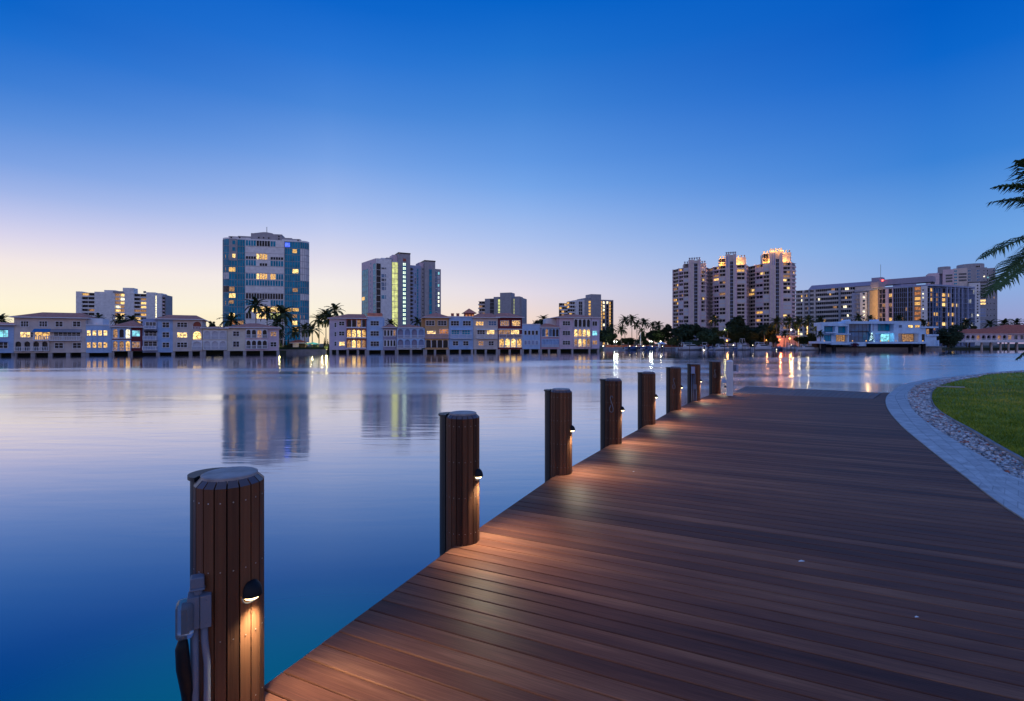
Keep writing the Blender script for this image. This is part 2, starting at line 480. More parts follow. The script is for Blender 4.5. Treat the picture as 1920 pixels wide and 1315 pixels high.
# ------------------------------------------------------------------ east of the gap
f = house('lavender and red townhouse with three storeys of lit red arches', ROWR, C3, 215, 782, 612, 1122, 'lavender')
f.hip(217, 610, 782, 738, 12., rx=(390, 570))
f.wall(398, 778, 611, 1116, 'brick_red', .05, 'front_panel', .0035)
wins(f, (270, 832, 289, 878, 'd', 1), (320, 820, 374, 860, 'd', 2), (270, 932, 289, 975, 'd', 1), (320, 926, 374, 968, 'd', 2), (270, 1036, 289, 1078, 'd', 1), (320, 1036, 378, 1080, 'y', 2))
f.arcade(402, 790, 608, 886, 4, 'brick_red', ('dark_glass', 'dark_glass', 'lit_dim', 'dark_glass'), .1, .5, .1)
f.arcade(402, 898, 608, 994, 4, 'brick_red', ('lit_warm', 'lit_bright', 'lit_bright', 'lit_warm'), .1, .5, .1)
f.arcade(402, 1008, 608, 1106, 4, 'brick_red', ('lit_dim', 'lit_bright', 'lit_warm', 'lit_dim'), .1, .5, .1)
for x in (455, 510, 563):
    for a_, b_ in ((800, 884), (906, 992), (1016, 1104)): f.wall(x - 3, a_, x + 4, b_, 'white_trim', .02, 'column', .62)
for v in (886, 994, 1106): f.wall(396, v - 4, 612, v + 4, 'white_trim', .02, 'ledge', .66)
f.pilings((228, 300, 410, 520, 606), 1122, .36)

f = house('bright blue townhouse with a red tiled parapet', ROWR, C3, 614, 770, 790, 1125, 'sky_blue')
f.wall(622, 728, 778, 770, 'roof_tile', 6, 'parapet', -.2); f.wall(614, 764, 790, 772, 'white_trim', .3, 'cornice', .18)
wins(f, (657, 814, 744, 860, 'd', 3), (657, 922, 744, 971, 'd', 3), (657, 1032, 746, 1081, 'd', 3))
f.pilings((628, 778), 1125, .36)

f = house('narrow mauve townhouse with slim white-framed windows', ROWR, C3, 791, 880, 934, 1125, 'mauve', 10)
f.hip(793, 932, 880, 845, 10.)
for y0, y1 in ((912, 972), (1020, 1082)):
    for x in (802, 837, 870, 902): f.window(x, y0, x + 20, y1, 'lit_dim' if (x == 902 and y0 < 1000) else 'dark_glass', 1, 1, fw=.2)
f.pilings((795, 928), 1125, .3)

f = house('white townhouse with eight round arches over the water', ROWR, C3, 936, 880, 1203, 1118, 'white_paint', 11)
f.hip(936, 1203, 880, 847, 11.)
f.arcade(940, 890, 1236, 996, 4, 'sky_blue', ('mauve', 'slate_blue'), .12, .7, .3); f.arcade(940, 1002, 1236, 1102, 4, 'sky_blue', ('mauve', 'slate_blue'), .12, .7, .3)
f.pilings((944, 1090, 1232), 1118, .36)

f = house('tan three-storey townhouse with pink balcony and dark colonnade', ROWR, C3, 1240, 772, 1497, 1118, 'tan_paint')
f.hip(1225, 1500, 772, 724, 12.)
f.wall(1206, 776, 1239, 880, 'tan_paint', 8, 'wing', -3.)
wins(f, (1252, 812, 1340, 858, 'd', 3), (1380, 812, 1470, 858, 'd', 3), (1262, 920, 1352, 952, 'y', 4), (1395, 902, 1488, 952, 'o', 3))
f.balcony(1238, 950, 1492, 994, 'pinkish')
f.arcade(1242, 1008, 1490, 1098, 4, 'tan_paint', ('dark_glass',), .1, .6, flat=.4)
for i in range(5): f.wall(1244 + i * 60, 1018, 1251 + i * 60, 1098, 'white_trim', .02, 'column', .66)
f.pilings((1250, 1348, 1480), 1118, .36)

f = house('blue townhouse with twin chimneys and teal balcony doors', ROWR, C4, 1, 410, 303, 802, 'light_blue')
wins(f, (35, 462, 130, 516, 'd', 3), (180, 462, 272, 516, 'd', 3), (42, 574, 134, 624, 't', 3), (170, 574, 262, 624, 't', 3), (60, 705, 122, 753, 'd', 2), (184, 705, 244, 753, 'd', 2))
f.balcony(30, 622, 282, 668); f.awning(34, 552, 280, 570, 'sky_blue', .8); f.wall(1, 405, 303, 414, 'white_trim', .3, 'cornice', .2)
for x in (45, 110):
    f.wall(x, 374, x + 30, 412, 'brick_red', 1.2, 'chimney', -3.); f.wall(x - 3, 366, x + 33, 375, 'roof_tile', 1.5, 'chimney_cap', -2.85)
f.pilings((8, 145, 290), 802, .36)

f = house('beige townhouse with a small red roof cupola and white balcony', ROWR, C4, 305, 418, 597, 800, 'beige')
f.hip(305, 600, 418, 371, 12., rx=(395, 560))
wins(f, (334, 470, 424, 514, 'l', 3), (488, 464, 578, 514, 'b', 3), (352, 572, 440, 620, 'd', 3), (468, 572, 554, 620, 'y', 3), (365, 705, 424, 754, 'm', 2), (488, 705, 547, 754, 'd', 2))
f.balcony(340, 620, 588, 668); f.awning(344, 556, 586, 571, 'white_paint', .8)
u0, u1, z0, z1 = f.R(228, 356, 345, 420)
cup = f.part('cupola', 'brick_red', u0, u1, -10, -10 + (u1 - u0), z0, z1)
for k in range(3):
    w = (u1 - u0) / 3; f.part('lit_window', 'lit_orange', u0 + w * k + .25, u0 + w * (k + 1) - .25, -10 + (u1 - u0), -9.95 + (u1 - u0), z0 + .6, z1 - .5, cup)
mb = MB(); k = .9; zc = z1 + 1.9; oo = -10 + (u1 - u0)
q = [f.pt(u0 - k, oo + k, z1), f.pt(u1 + k, oo + k, z1), f.pt(u1 + k, -10 - k, z1), f.pt(u0 - k, -10 - k, z1), f.pt((u0 + u1) / 2, -10 + (u1 - u0) / 2, zc)]
mb.add(q, [(0, 1, 4), (1, 2, 4), (2, 3, 4), (3, 0, 4), (3, 2, 1, 0)]); mb.build('cupola_roof', 'roof_tile', cup)
f.pilings((330, 455, 590), 800, .36)

f = house('dark maroon townhouse with four brightly lit ground arches', ROWR, C4, 599, 415, 888, 800, 'deep_red')
f.hip(590, 892, 415, 367, 12., rx=(640, 775))
wins(f, (630, 460, 728, 518, 'm', 4), (770, 458, 864, 518, 'l', 4), (612, 572, 744, 620, 'm', 4), (757, 572, 850, 620, 'y', 4))
f.balcony(606, 620, 884, 664)
f.wall(603, 556, 888, 567, 'white_trim', .1, 'awning_board', .9)
f.arcade(606, 664, 886, 780, 4, 'white_paint', ('lit_warm', 'lit_bright', 'lit_bright', 'lit_warm'), .1, .6, .25)
f.pilings((615, 742, 882), 800, .36)

f = house('plain pale blue townhouse with eight narrow shuttered windows', ROWR, C4, 890, 502, 1108, 798, 'sky_blue')
f.wall(890, 496, 1108, 505, 'white_trim', .3, 'cornice', .2)
for x in (916, 961, 1006, 1051): f.window(x, 578, x + 27, 627, 'dark_glass', 1, 1); f.window(x, 697, x + 27, 745, 'slate_blue', 1, 1)
for x in (948, 994, 1039): f.wall(x, 560, x + 5, 780, 'light_blue', .02, 'pilaster', .1)
f.pilings((898, 990, 1100), 798, .36)

f = house('pink two-storey townhouse with five-arch glazed gallery', ROWR, C4, 1112, 535, 1334, 798, 'pink_paint', 10)
f.hip(1118, 1330, 535, 486, 10.)
f.arcade(1120, 548, 1328, 656, 5, 'sky_blue', ('blue_glass', 'lit_dim', 'blue_glass', 'dark_glass', 'dark_glass'), .1, .5, .08)
f.arcade(1120, 676, 1328, 776, 5, 'light_blue', ('light_blue',), .1, .4, .3)
f.pilings((1116, 1215, 1326), 798, .36)

f = house('tall pink end townhouse with twelve arches and cyan lit bay window', ROWR, C4, 1336, 420, 1815, 795, 'pinkish')
f.hip(1300, 1815, 418, 383, 14.)
f.wall(1210, 432, 1335, 535, 'white_paint', 8, 'wing', -4.)
wins(f, (1377, 465, 1464, 513, 'd', 3), (1377, 582, 1464, 630, 'd', 3), (1377, 700, 1464, 746, 'd', 3))
f.arcade(1505, 432, 1704, 540, 4, 'white_paint', ('dark_glass',), .1, .6, .06); f.arcade(1505, 552, 1704, 654, 4, 'white_paint', ('lit_bright', 'lit_warm', 'lit_bright', 'lit_bright'), .1, .6, .08)
f.arcade(1505, 666, 1704, 772, 4, 'white_paint', ('lit_dim', 'lit_bright', 'lit_warm', 'lit_dim'), .1, .6, .25)
f.wall(1716, 425, 1812, 792, 'lavender', .1, 'bay', .5)
for (a_, b_, p_) in ((467, 520, 'dark_glass'), (582, 634, 'lit_cyan'), (697, 743, 'lit_dim')): f.window(1727, a_, 1782, b_, p_, 2, 1, o=.5)
f.pilings((1340, 1495, 1700, 1806), 795, .36)

# ================================================================== apartment towers behind
# slab behind the first townhouses
A0, B0 = V2(141, 385), V2(309, 400)
f = bld('apartment_slab', 'white apartment slab with blank panels and a lit stairwell, far behind the long beige townhouse', 'apartment block', A0, B0, C1)
Z = lambda x, y: f.hit(x, y)[1]
f.wall(830, 180, 1794, 560, 'tower_grey', 16, 'core', -2.)
for x0, x1, yt in ((828, 892, 155), (1030, 1252, 160), (1358, 1462, 168), (1595, 1692, 165), (1711, 1766, 175)): f.wall(x0, yt, x1, 560, 'white_paint', 10, 'wall_panel')
f.wall(1133, 140, 1250, 160, 'white_paint', 6, 'roof_box', -.5); f.wall(1335, 115, 1452, 170, 'white_paint', 8, 'penthouse', -.6); f.wall(1545, 147, 1575, 170, 'tower_grey', 3, 'vent', -3.)
f.wall(1235, 152, 1340, 172, 'tower_grey', 4, 'stair_canopy', .4)
zt, zb = Z(950, 172), Z(950, 560); n = 9
for x0, x1, lt in ((893, 1029, .15), (1463, 1594, .8)):
    u0, u1, _, _ = f.R(x0, 170, x1, 560); f.bays('balcony_stack', u0, u1, zb, zt, n, 'dark_glass', 'white_paint', 'bal', 1.5, 2, lt, ('lit_dim', 'lit_warm', 'lit_bright'), 0)
u0, u1, _, _ = f.R(1254, 170, 1357, 560); f.bays('stairwell', u0, u1, zb, zt, n, 'lit_dim', 'white_paint', 'bal', 1.5, 2, .9, ('lit_white', 'lit_bright'), 0, .3)
u0, u1, _, _ = f.R(1694, 175, 1710, 560); f.bays('window_column', u0, u1, zb, zt - 1, n, 'lit_white', 'white_paint', 'win', .4, 1)
u0, u1, _, _ = f.R(1768, 180, 1794, 560); f.bays('end_balconies', u0, u1, zb, zt - 2, n, 'dark_glass', 'pinkish', 'bal', 1.2, 1)

# teal glass tower
A0, B0 = V2(429.5, 297), V2(563, 306)
f = bld('glass_tower', 'tall teal glass and white tower with rounded corners, behind the cream corner townhouse', 'tower', A0, B0, T1)
za, zb = f.hit(190, 187)[1], 1.
NF = 16; fh = (za - zb) / NF
U = lambda x: f.hit(x, 640)[0]
rr = U(195) - U(92)
f.part('core', 'white_paint', U(188), U(1072), -26, -.2, 0, za + 1.2)
LIT = dict(l='lit_dim', L='lit_bright', m='lit_warm', o='lit_orange', b='lit_blue', g='lit_yellow_green')


def curve(name, cx_u, sign, mats, cells):
    """a quarter-round glass corner, one storey band above another"""
    mb = MB(); seg = 6; lits = []
    arc = [(cx_u + sign * rr * math.sin(k * math.pi / 2 / seg), -rr + rr * math.cos(k * math.pi / 2 / seg)) for k in range(seg + 1)]
    if sign < 0: arc = arc[::-1]
    for i in range(NF):
        z = za - fh * (i + 1); ce = cells[i]
        mi = {'t': 0, 'w': 1, 'd': 2}.get(ce, 0)
        for (ua, oa), (ub, ob) in zip(arc, arc[1:]):
            mb.add([f.pt(ua, oa, z + .15), f.pt(ub, ob, z + .15), f.pt(ub, ob, z + fh), f.pt(ua, oa, z + fh)], [(0, 1, 2, 3)], mi)
            k = 1.015; ca = lambda u, o: (cx_u + (u - cx_u) * k, -rr + (o + rr) * k)
            a_, b_ = ca(ua, oa), ca(ub, ob)
            q = [f.pt(*a_, z - .12), f.pt(*b_, z - .12), f.pt(ub, ob, z - .12), f.pt(ua, oa, z - .12)]
            mb.hexa(q + [(x, y, z + .15) for x, y, _ in q], 3)
            mb.bar(f.pt(*a_, z), f.pt(*a_, z + fh), .1, 4, 3)
    mb.add([f.pt(u, o, za + .9) for u, o in arc] + [f.pt(cx_u, -rr, za + .9)], [tuple(range(len(arc) + 1))], 1)
    for (ua, oa), (ub, ob) in zip(arc, arc[1:]):
        mb.add([f.pt(ua, oa, za), f.pt(ub, ob, za), f.pt(ub, ob, za + .9), f.pt(ua, oa, za + .9)], [(0, 1, 2, 3)], 1)
    o = mb.build(name, mats, f.root)
    for i, ce in enumerate(cells):
        if ce in LIT:
            (ua, oa), (ub, ob) = (arc[-3], arc[-1]) if sign < 0 else (arc[0], arc[2])
            m2 = MB(); z = za - fh * (i + 1); k = 1.01
            pa, pb = (cx_u + (ua - cx_u) * k, -rr + (oa + rr) * k), (cx_u + (ub - cx_u) * k, -rr + (ob + rr) * k)
            m2.add([f.pt(*pa, z + .5), f.pt(*pb, z + .5), f.pt(*pb, z + fh * .7), f.pt(*pa, z + fh * .7)], [(0, 1, 2, 3)])
            m2.build('lit_window', LIT[ce], o)


CW = ['teal_glass', 'white_paint', 'dark_glass', 'tower_grey']
curve('curved_corner', U(195), -1, CW, 'ttltlwtdtltttttt')
curve('curved_corner', U(1072), 1, CW, 'twwwwwttwttlwwww')
for x0, x1, nx in ((192, 294, 3), (300, 388, 3), (882, 972, 3), (974, 1070, 3)):
    f.grid('glass_bay', U(x0), U(x1), 0, za, nx, NF)
for x0, x1, z0, z1 in ((192, 294, za - fh * 3.2, za + .3),):
    f.part('wall_panel', 'tower_grey', U(x0), U(x1), .04, .2, z0, z1)
for i, p in ((0, 'teal_glass'), (1, 'teal_glass'), (2, 'lit_bright')): f.part('window', p, U(236), U(272), .19, .26, za - fh * (i + 1) + .9, za - fh * i - .8)
BAYS = dict(A=(194, 292), B=(302, 386), C=(884, 970), D=(976, 1068))
for b_, cells in (('A', {4: 'm', 7: 'l', 8: 'L', 9: 'l', 11: 'L', 12: 'o'}), ('B', {12: 'l'}), ('C', {0: 'b', 10: 'm'}), ('D', {1: 'm', 4: 'L', 7: 'l', 10: 'm', 11: 'l', 12: 'L', 13: 'm'})):
    for i, k in cells.items():
        x0, x1 = BAYS[b_]; z = za - fh * (i + 1)
        f.part('lit_window', LIT[k], U(x0) + .1, U(x1) - random.uniform(.3, 2.), .06, .21, z + random.uniform(.5, 1.3), z + fh - random.uniform(.5, 1.))
# the bowed middle, storey by storey
COLS = [402, 478, 534, 572, 672, 706, 775, 870]
ROWS = ['ttdddt.t', '........', 'ddLm.ddd', 'tt.d.ttt', '........', 'ttLm.mtt', 'tttttttt', '........', 'dddddddd', 'tt...ttt', '.LLLmLL.', 'd.LLtggg', '........', '........', 'dddddddd', 'dddddddd']
mid = f.part('centre_bay', 'white_paint', U(400), U(876), -.1, .9, 0, za + .4)
for i, row in enumerate(ROWS):
    z = za - fh * (i + 1); xs = COLS
    j = 0
    while j < 7:
        k = row[j]
        if k == '.': j += 1; continue
        e = j
        while e < 7 and row[e] == k: e += 1
        half = .5 if (i in (2, 3) and k == 'd') else 1.
        nm = 'window_strip' if k in 'td' else 'lit_window'
        pane = {'t': 'teal_glass', 'd': 'dark_glass'}.get(k) or LIT[k]
        u0, u1 = U(xs[j]) + .2, U(xs[e]) - .2; mb = MB()
        z0, z1 = z + .35, z + .35 + (fh - .7) * half
        f.box(mb, u0, u1, .903, .95, z0, z1, 0)
        nn = max(1, round((u1 - u0) / 1.5))
        for q in range(1, nn): f.box(mb, u0 + (u1 - u0) * q / nn - .11, u0 + (u1 - u0) * q / nn + .11, .905, 1.02, z0, z1, 1)
        mb.build(nm, [pane, 'white_trim'], mid); j = e
    f.part('floor_line', 'tower_grey', U(400), U(876), .902, 1., z - .09, z + .09, mid)
# stepped parapet
mb = MB()
for x0, x1, v in ((185, 300, 152), (300, 463, 150), (463, 845, 122), (845, 968, 172), (968, 1072, 186)):
    z1 = f.hit((x0 + x1) / 2, v)[1]; f.box(mb, U(x0) + .002, U(x1), -14, -.3 + (.25 if x0 == 463 else 0), za + .3, z1)
pts = [(U(463 + 382 * k / 10), f.hit(650, 122)[1] + 1.0 * math.exp(-((k - 4.6) / 2.6) ** 2)) for k in range(1, 8)]
for (ua, z1), (ub, z2) in zip(pts, pts[1:]):
    q = [f.pt(ua, -.2, za + 3), f.pt(ub, -.2, za + 3), f.pt(ub, -13, za + 3), f.pt(ua, -13, za + 3)]
    mb.hexa(q + [f.pt(ua, -.2, z1), f.pt(ub, -.2, z2), f.pt(ub, -13, z2), f.pt(ua, -13, z1)])
mb.build('parapet', 'tower_grey', f.root)
for x, v in ((220, 165), (325, 165), (560, 170), (620, 172), (683, 176), (808, 156), (808, 186), (1045, 200)):
    u, z = f.hit(x, v); f.part('parapet_opening', 'dark_glass', u - .4, u + .4, -.3, .02 + .05, z - .4, z + .4)
u, z = f.hit(645, 90); mb = MB(); mb.bar(f.pt(u, -3, z - 2), f.pt(u, -3, z + 3.2), .16, 5); mb.build('mast', 'dark_metal', f.root)

# tower with the green-lit stair column
f = bld('stepped_tower', 'grey stepped tower with a glowing yellow-green stair column, behind the white arched townhouse', 'tower', V2(700, 372), V2(812, 392), T2)
U = lambda x: f.hit(x, 700)[0]
ZZ = lambda x, y: f.hit(x, y)[1]
zg = 0.
fl = Facet(f.root, V2(678, 390), V2(705, 368), T2); fl2 = Facet(f.root, V2(705, 368), V2(734, 374), T2)
zt = fl.hit(370, 200)[1]
UL = lambda x: fl.hit(x, 700)[0]
U2 = lambda x: fl2.hit(x, 700)[0]
fl.part('wall', 'pinkish', 0, fl.len, -9, 0, 0, zt); fl2.part('wall', 'white_paint', 0, fl2.len, -14, 0, 0, zt - .004)
fl.grid('glass_column', UL(158), UL(250), 0, zt - 6, 3, 14, 'sunset_teal_glass', 'teal_glass'); fl.grid('glass_column', UL(328), UL(368), 0, zt - 3.5, 2, 14, 'sunset_teal_glass', 'white_paint')
for i in range(12): u, z = fl.hit(287, 285 + i * 65); fl.part('porthole', 'teal_glass', u - .5, u + .5, .004, .08, z - .6, z + .6)
fl.part('lit_window', 'lit_warm', UL(158), UL(200), .16, .3, *fl.R(158, 800, 200, 850)[2:])
fl2.grid('glass_column', U2(374), U2(442), 0, zt - 3.6, 1, 13, 'dark_glass', 'white_paint')
for y0, y1, p in ((345, 370, 'dark_glass'), (444, 496, 'blue_glass'), (515, 556, 'dark_glass'), (572, 632, 'blue_glass'), (640, 692, 'blue_glass'), (770, 826, 'teal_glass')):
    fl2.window(455, y0, 500, y1, p, 3, 1, fw=.12); fl2.window(512, y0, 524, y1, p, 1, 1, fw=.12)
f.part('wall', 'tower_grey', U(525), U(612), -12, 1.2, 0, ZZ(560, 196))
f.part('wall', 'white_paint', U(460), U(560), -10, -2, 0, ZZ(500, 190))
f.part('stair_core', 'white_paint', U(606), U(706), -10, .2, 0, ZZ(650, 250))
u0, u1 = U(610), U(703); mb = MB(); n = 15; z0, z1 = 0, ZZ(650, 262); h_ = (z1 - z0) / n
for i in range(n):
    for j in range(2):
        w = (u1 - u0) / 2
        f.box(mb, u0 + w * j + .18, u0 + w * (j + 1) - .18, .1, .5, z0 + h_ * i + .2, z0 + h_ * (i + 1) - .2, 0)
    f.box(mb, u0, u1, .15, .75, z0 + h_ * (i + 1) - .2, z0 + h_ * (i + 1) + .12, 1)
mb.build('lit_stair_column', ['lit_yellow_green', 'warm_concrete'], f.root)
zs = ZZ(800, 140)
f.part('lift_shaft', 'tower_grey', U(706), U(890), -12, 1.6, 0, zs); f.part('lift_shaft_cap', 'dark_metal', U(702), U(893), -12.2, 1.9, zs + .004, zs + .9)
f.part('shaft_side', 'pinkish', U(628), U(705), -11, -1., 0, zs - .8)
f.part('dark_strip', 'teal_glass', U(771), U(828), 1.5, 1.66, 0, ZZ(800, 285)); f.part('vent', 'brick_red', U(778), U(824), 1.5, 1.66, *f.R(778, 212, 824, 255)[2:])
for i in range(15):
    y = 300 + i * 64.3; u0, u1, z0, z1 = f.R(778, y - 19, 818, y + 19)
    mb = MB(); f.box(mb, u0, u1, 1.66, 1.72, z0, z1, 0); f.box(mb, (u0 + u1) / 2 - .1, (u0 + u1) / 2 + .1, 1.7, 1.8, z0, z1, 1); f.box(mb, u0, u1, 1.7, 1.79, (z0 + z1) / 2 - .1, (z0 + z1) / 2 + .1, 1)
    mb.build('lit_window', ['lit_stair', 'teal_glass'], f.root)
f.part('wall', 'slate_blue', U(890), U(1060), -12, .2, 0, ZZ(960, 312)); f.part('wall', 'tower_grey', U(1060), U(1112), -14, -.2, 0, ZZ(1085, 345))
for i in range(14):
    for x, w in ((913, .9), (937, .35), (1092, .35)):
        u, z = f.hit(x, 372 + i * 60); f.part('small_window', 'dark_glass', u - w, u + w, .1, .3, z - w * 1.1, z + w * 1.1)
for y0, y1, p in ((425, 475, 'teal_glass'), (505, 545, 'dark_glass'), (550, 598, 'dark_glass'), (600, 650, 'teal_glass'), (725, 772, 'dark_glass'), (848, 895, 'dark_glass'), (1105, 1130, 'dark_glass')): f.window(964, y0, 980, y1, p, 1, 1, fw=.1, o=.2)
f.grid('glass_column', U(1000), U(1020), 0, ZZ(1010, 362), 1, 26, o=.3)
zs = ZZ(1190, 255)
f.part('lift_shaft', 'tower_grey', U(1112), U(1275), -12, 1.4, 0, zs); f.part('lift_shaft_cap', 'dark_metal', U(1108), U(1278), -12.2, 1.7, zs + .004, zs + .8); f.part('shaft_side', 'pinkish', U(1042), U(1111), -11, -1.5, ZZ(1080, 345) + .003, zs - .8)
f.grid('glass_column', U(1178), U(1224), 0, ZZ(1200, 375), 1, 13, o=1.5); f.part('vent', 'mauve', U(1178), U(1224), 1.3, 1.46, *f.R(1178, 325, 1224, 370)[2:])
f.part('wall', 'tower_grey', U(1276), U(1370), -12, 0, 0, ZZ(1320, 368))
f.grid('glass_column', U(1280), U(1316), 0, ZZ(1300, 400), 2, 13, 'blue_glass', 'white_paint')
for i, p in enumerate(('lit_cyan', 'shutter', 'shutter', 'lit_cyan', 'shutter', 'lit_stair', 'lit_stair', 'lit_white', 'lit_stair')):
    f.window(1324, 415 + i * 62, 1345, 452 + i * 62, p, 1, 1, fw=.15)

# two small distant blocks
f = bld('apartment_block', 'grey apartment block with a tall blank lift shaft, above the maroon townhouse', 'apartment block', V2(896, 520), V2(980, 505), C4)
U = lambda x: f.hit(x, 300)[0]
ZZ = lambda x, y: f.hit(x, y)[1]
f.part('wall', 'tower_grey', U(442), U(884), -18, 0, 0, ZZ(600, 190)); f.part('lift_shaft', 'tower_grey', U(630), U(765), -10, 1.5, 0, ZZ(700, 123)); f.part('lift_shaft', 'tower_grey', U(800), U(864), -10, 1.2, 0, ZZ(830, 168))
f.bays('balcony_stack', U(362), U(441), 0, ZZ(400, 228), 12, 'dark_glass', 'warm_concrete', 'bal', 2.5, 2, .5, ('lit_dim',), .0)
f.bays('window_column', U(506), U(552), 0, ZZ(530, 198), 13, 'dark_glass', 'tower_grey', 'win', .4, 2, o=.5)
for x0, x1 in ((602, 628), (790, 812)):
    u0, u1 = U(x0), U(x1)
    for i in range(9):
        z = ZZ(610, 217 + i * 37); f.part('stair_window', 'lit_yellow_green', u0, u1, .1, .2, z - 1.2, z + 1.2)
mb = MB(); f.box(mb, U(535), U(600), -8, -3, ZZ(600, 190), ZZ(600, 168)); mb.build('roof_plant', 'tower_grey', f.root)

f = bld('apartment_block', 'grey apartment block with lit balconies and two lit stairwells, above the pink end townhouse', 'apartment block', V2(1049, 500), V2(1150, 520), C4)
f.part('wall', 'white_paint', U(1528), U(1640), -16, 0, 0, ZZ(1580, 212)); f.part('wall', 'tower_grey', U(1640), U(1830), -18, .8, 0, ZZ(1680, 187)); f.part('lift_shaft', 'tower_grey', U(1706), U(1826), -10, 2., 0, ZZ(1765, 143))
f.part('wall', 'tower_grey', U(1830), U(1985), -18, 0, 0, ZZ(1900, 208))
f.bays('balcony_stack', U(1345), U(1436), 0, ZZ(1390, 250), 12, 'dark_glass', 'white_paint', 'bal', 2.5, 3, .9, ('lit_dim', 'lit_warm'), .1)
f.bays('balcony_stack', U(1437), U(1526), 0, ZZ(1480, 232), 12, 'dark_glass', 'white_paint', 'bal', 2.5, 3, .9, ('lit_dim', 'lit_warm'), .1)
f.bays('window_column', U(1568), U(1612), 0, ZZ(1590, 228), 13, 'dark_glass', 'white_paint', 'win', .4, 2, o=.5)
for x, y, n, w in ((1695, 235, 12, 12), (1835, 238, 12, 8), (1940, 246, 12, 6)):
    u0, u1 = U(x - w), U(x + w)
    for i in range(n): z = ZZ(x, y + i * 36); f.part('stair_window', 'lit_warm', u0, u1, .2, .95, z - 1.1, z + 1.1)
for x in (1868, 1910, 1962): f.bays('window_column', U(x - 12), U(x + 12), 0, ZZ(x, 225), 12, 'dark_glass', 'tower_grey', 'win', .4, 1, .4, ('lit_white', 'lit_warm'), o=.5)
# ================================================================== three-lobed tower
base3 = (V2(1261, 462), V2(1493, 425))
n3 = Vector(((base3[1] - base3[0]).normalized().y, -(base3[1] - base3[0]).normalized().x))
mid3 = (base3[0] + base3[1]) / 2
root3 = thing('lobed_tower', 'large pale condominium of three bulging lobes with a floodlit orange crown', 'tower', (mid3.x, mid3.y, LAND))


def p3(u, o): return on_line(base3[0] + n3 * o, base3[1] + n3 * o, T3(u, 0)[0])


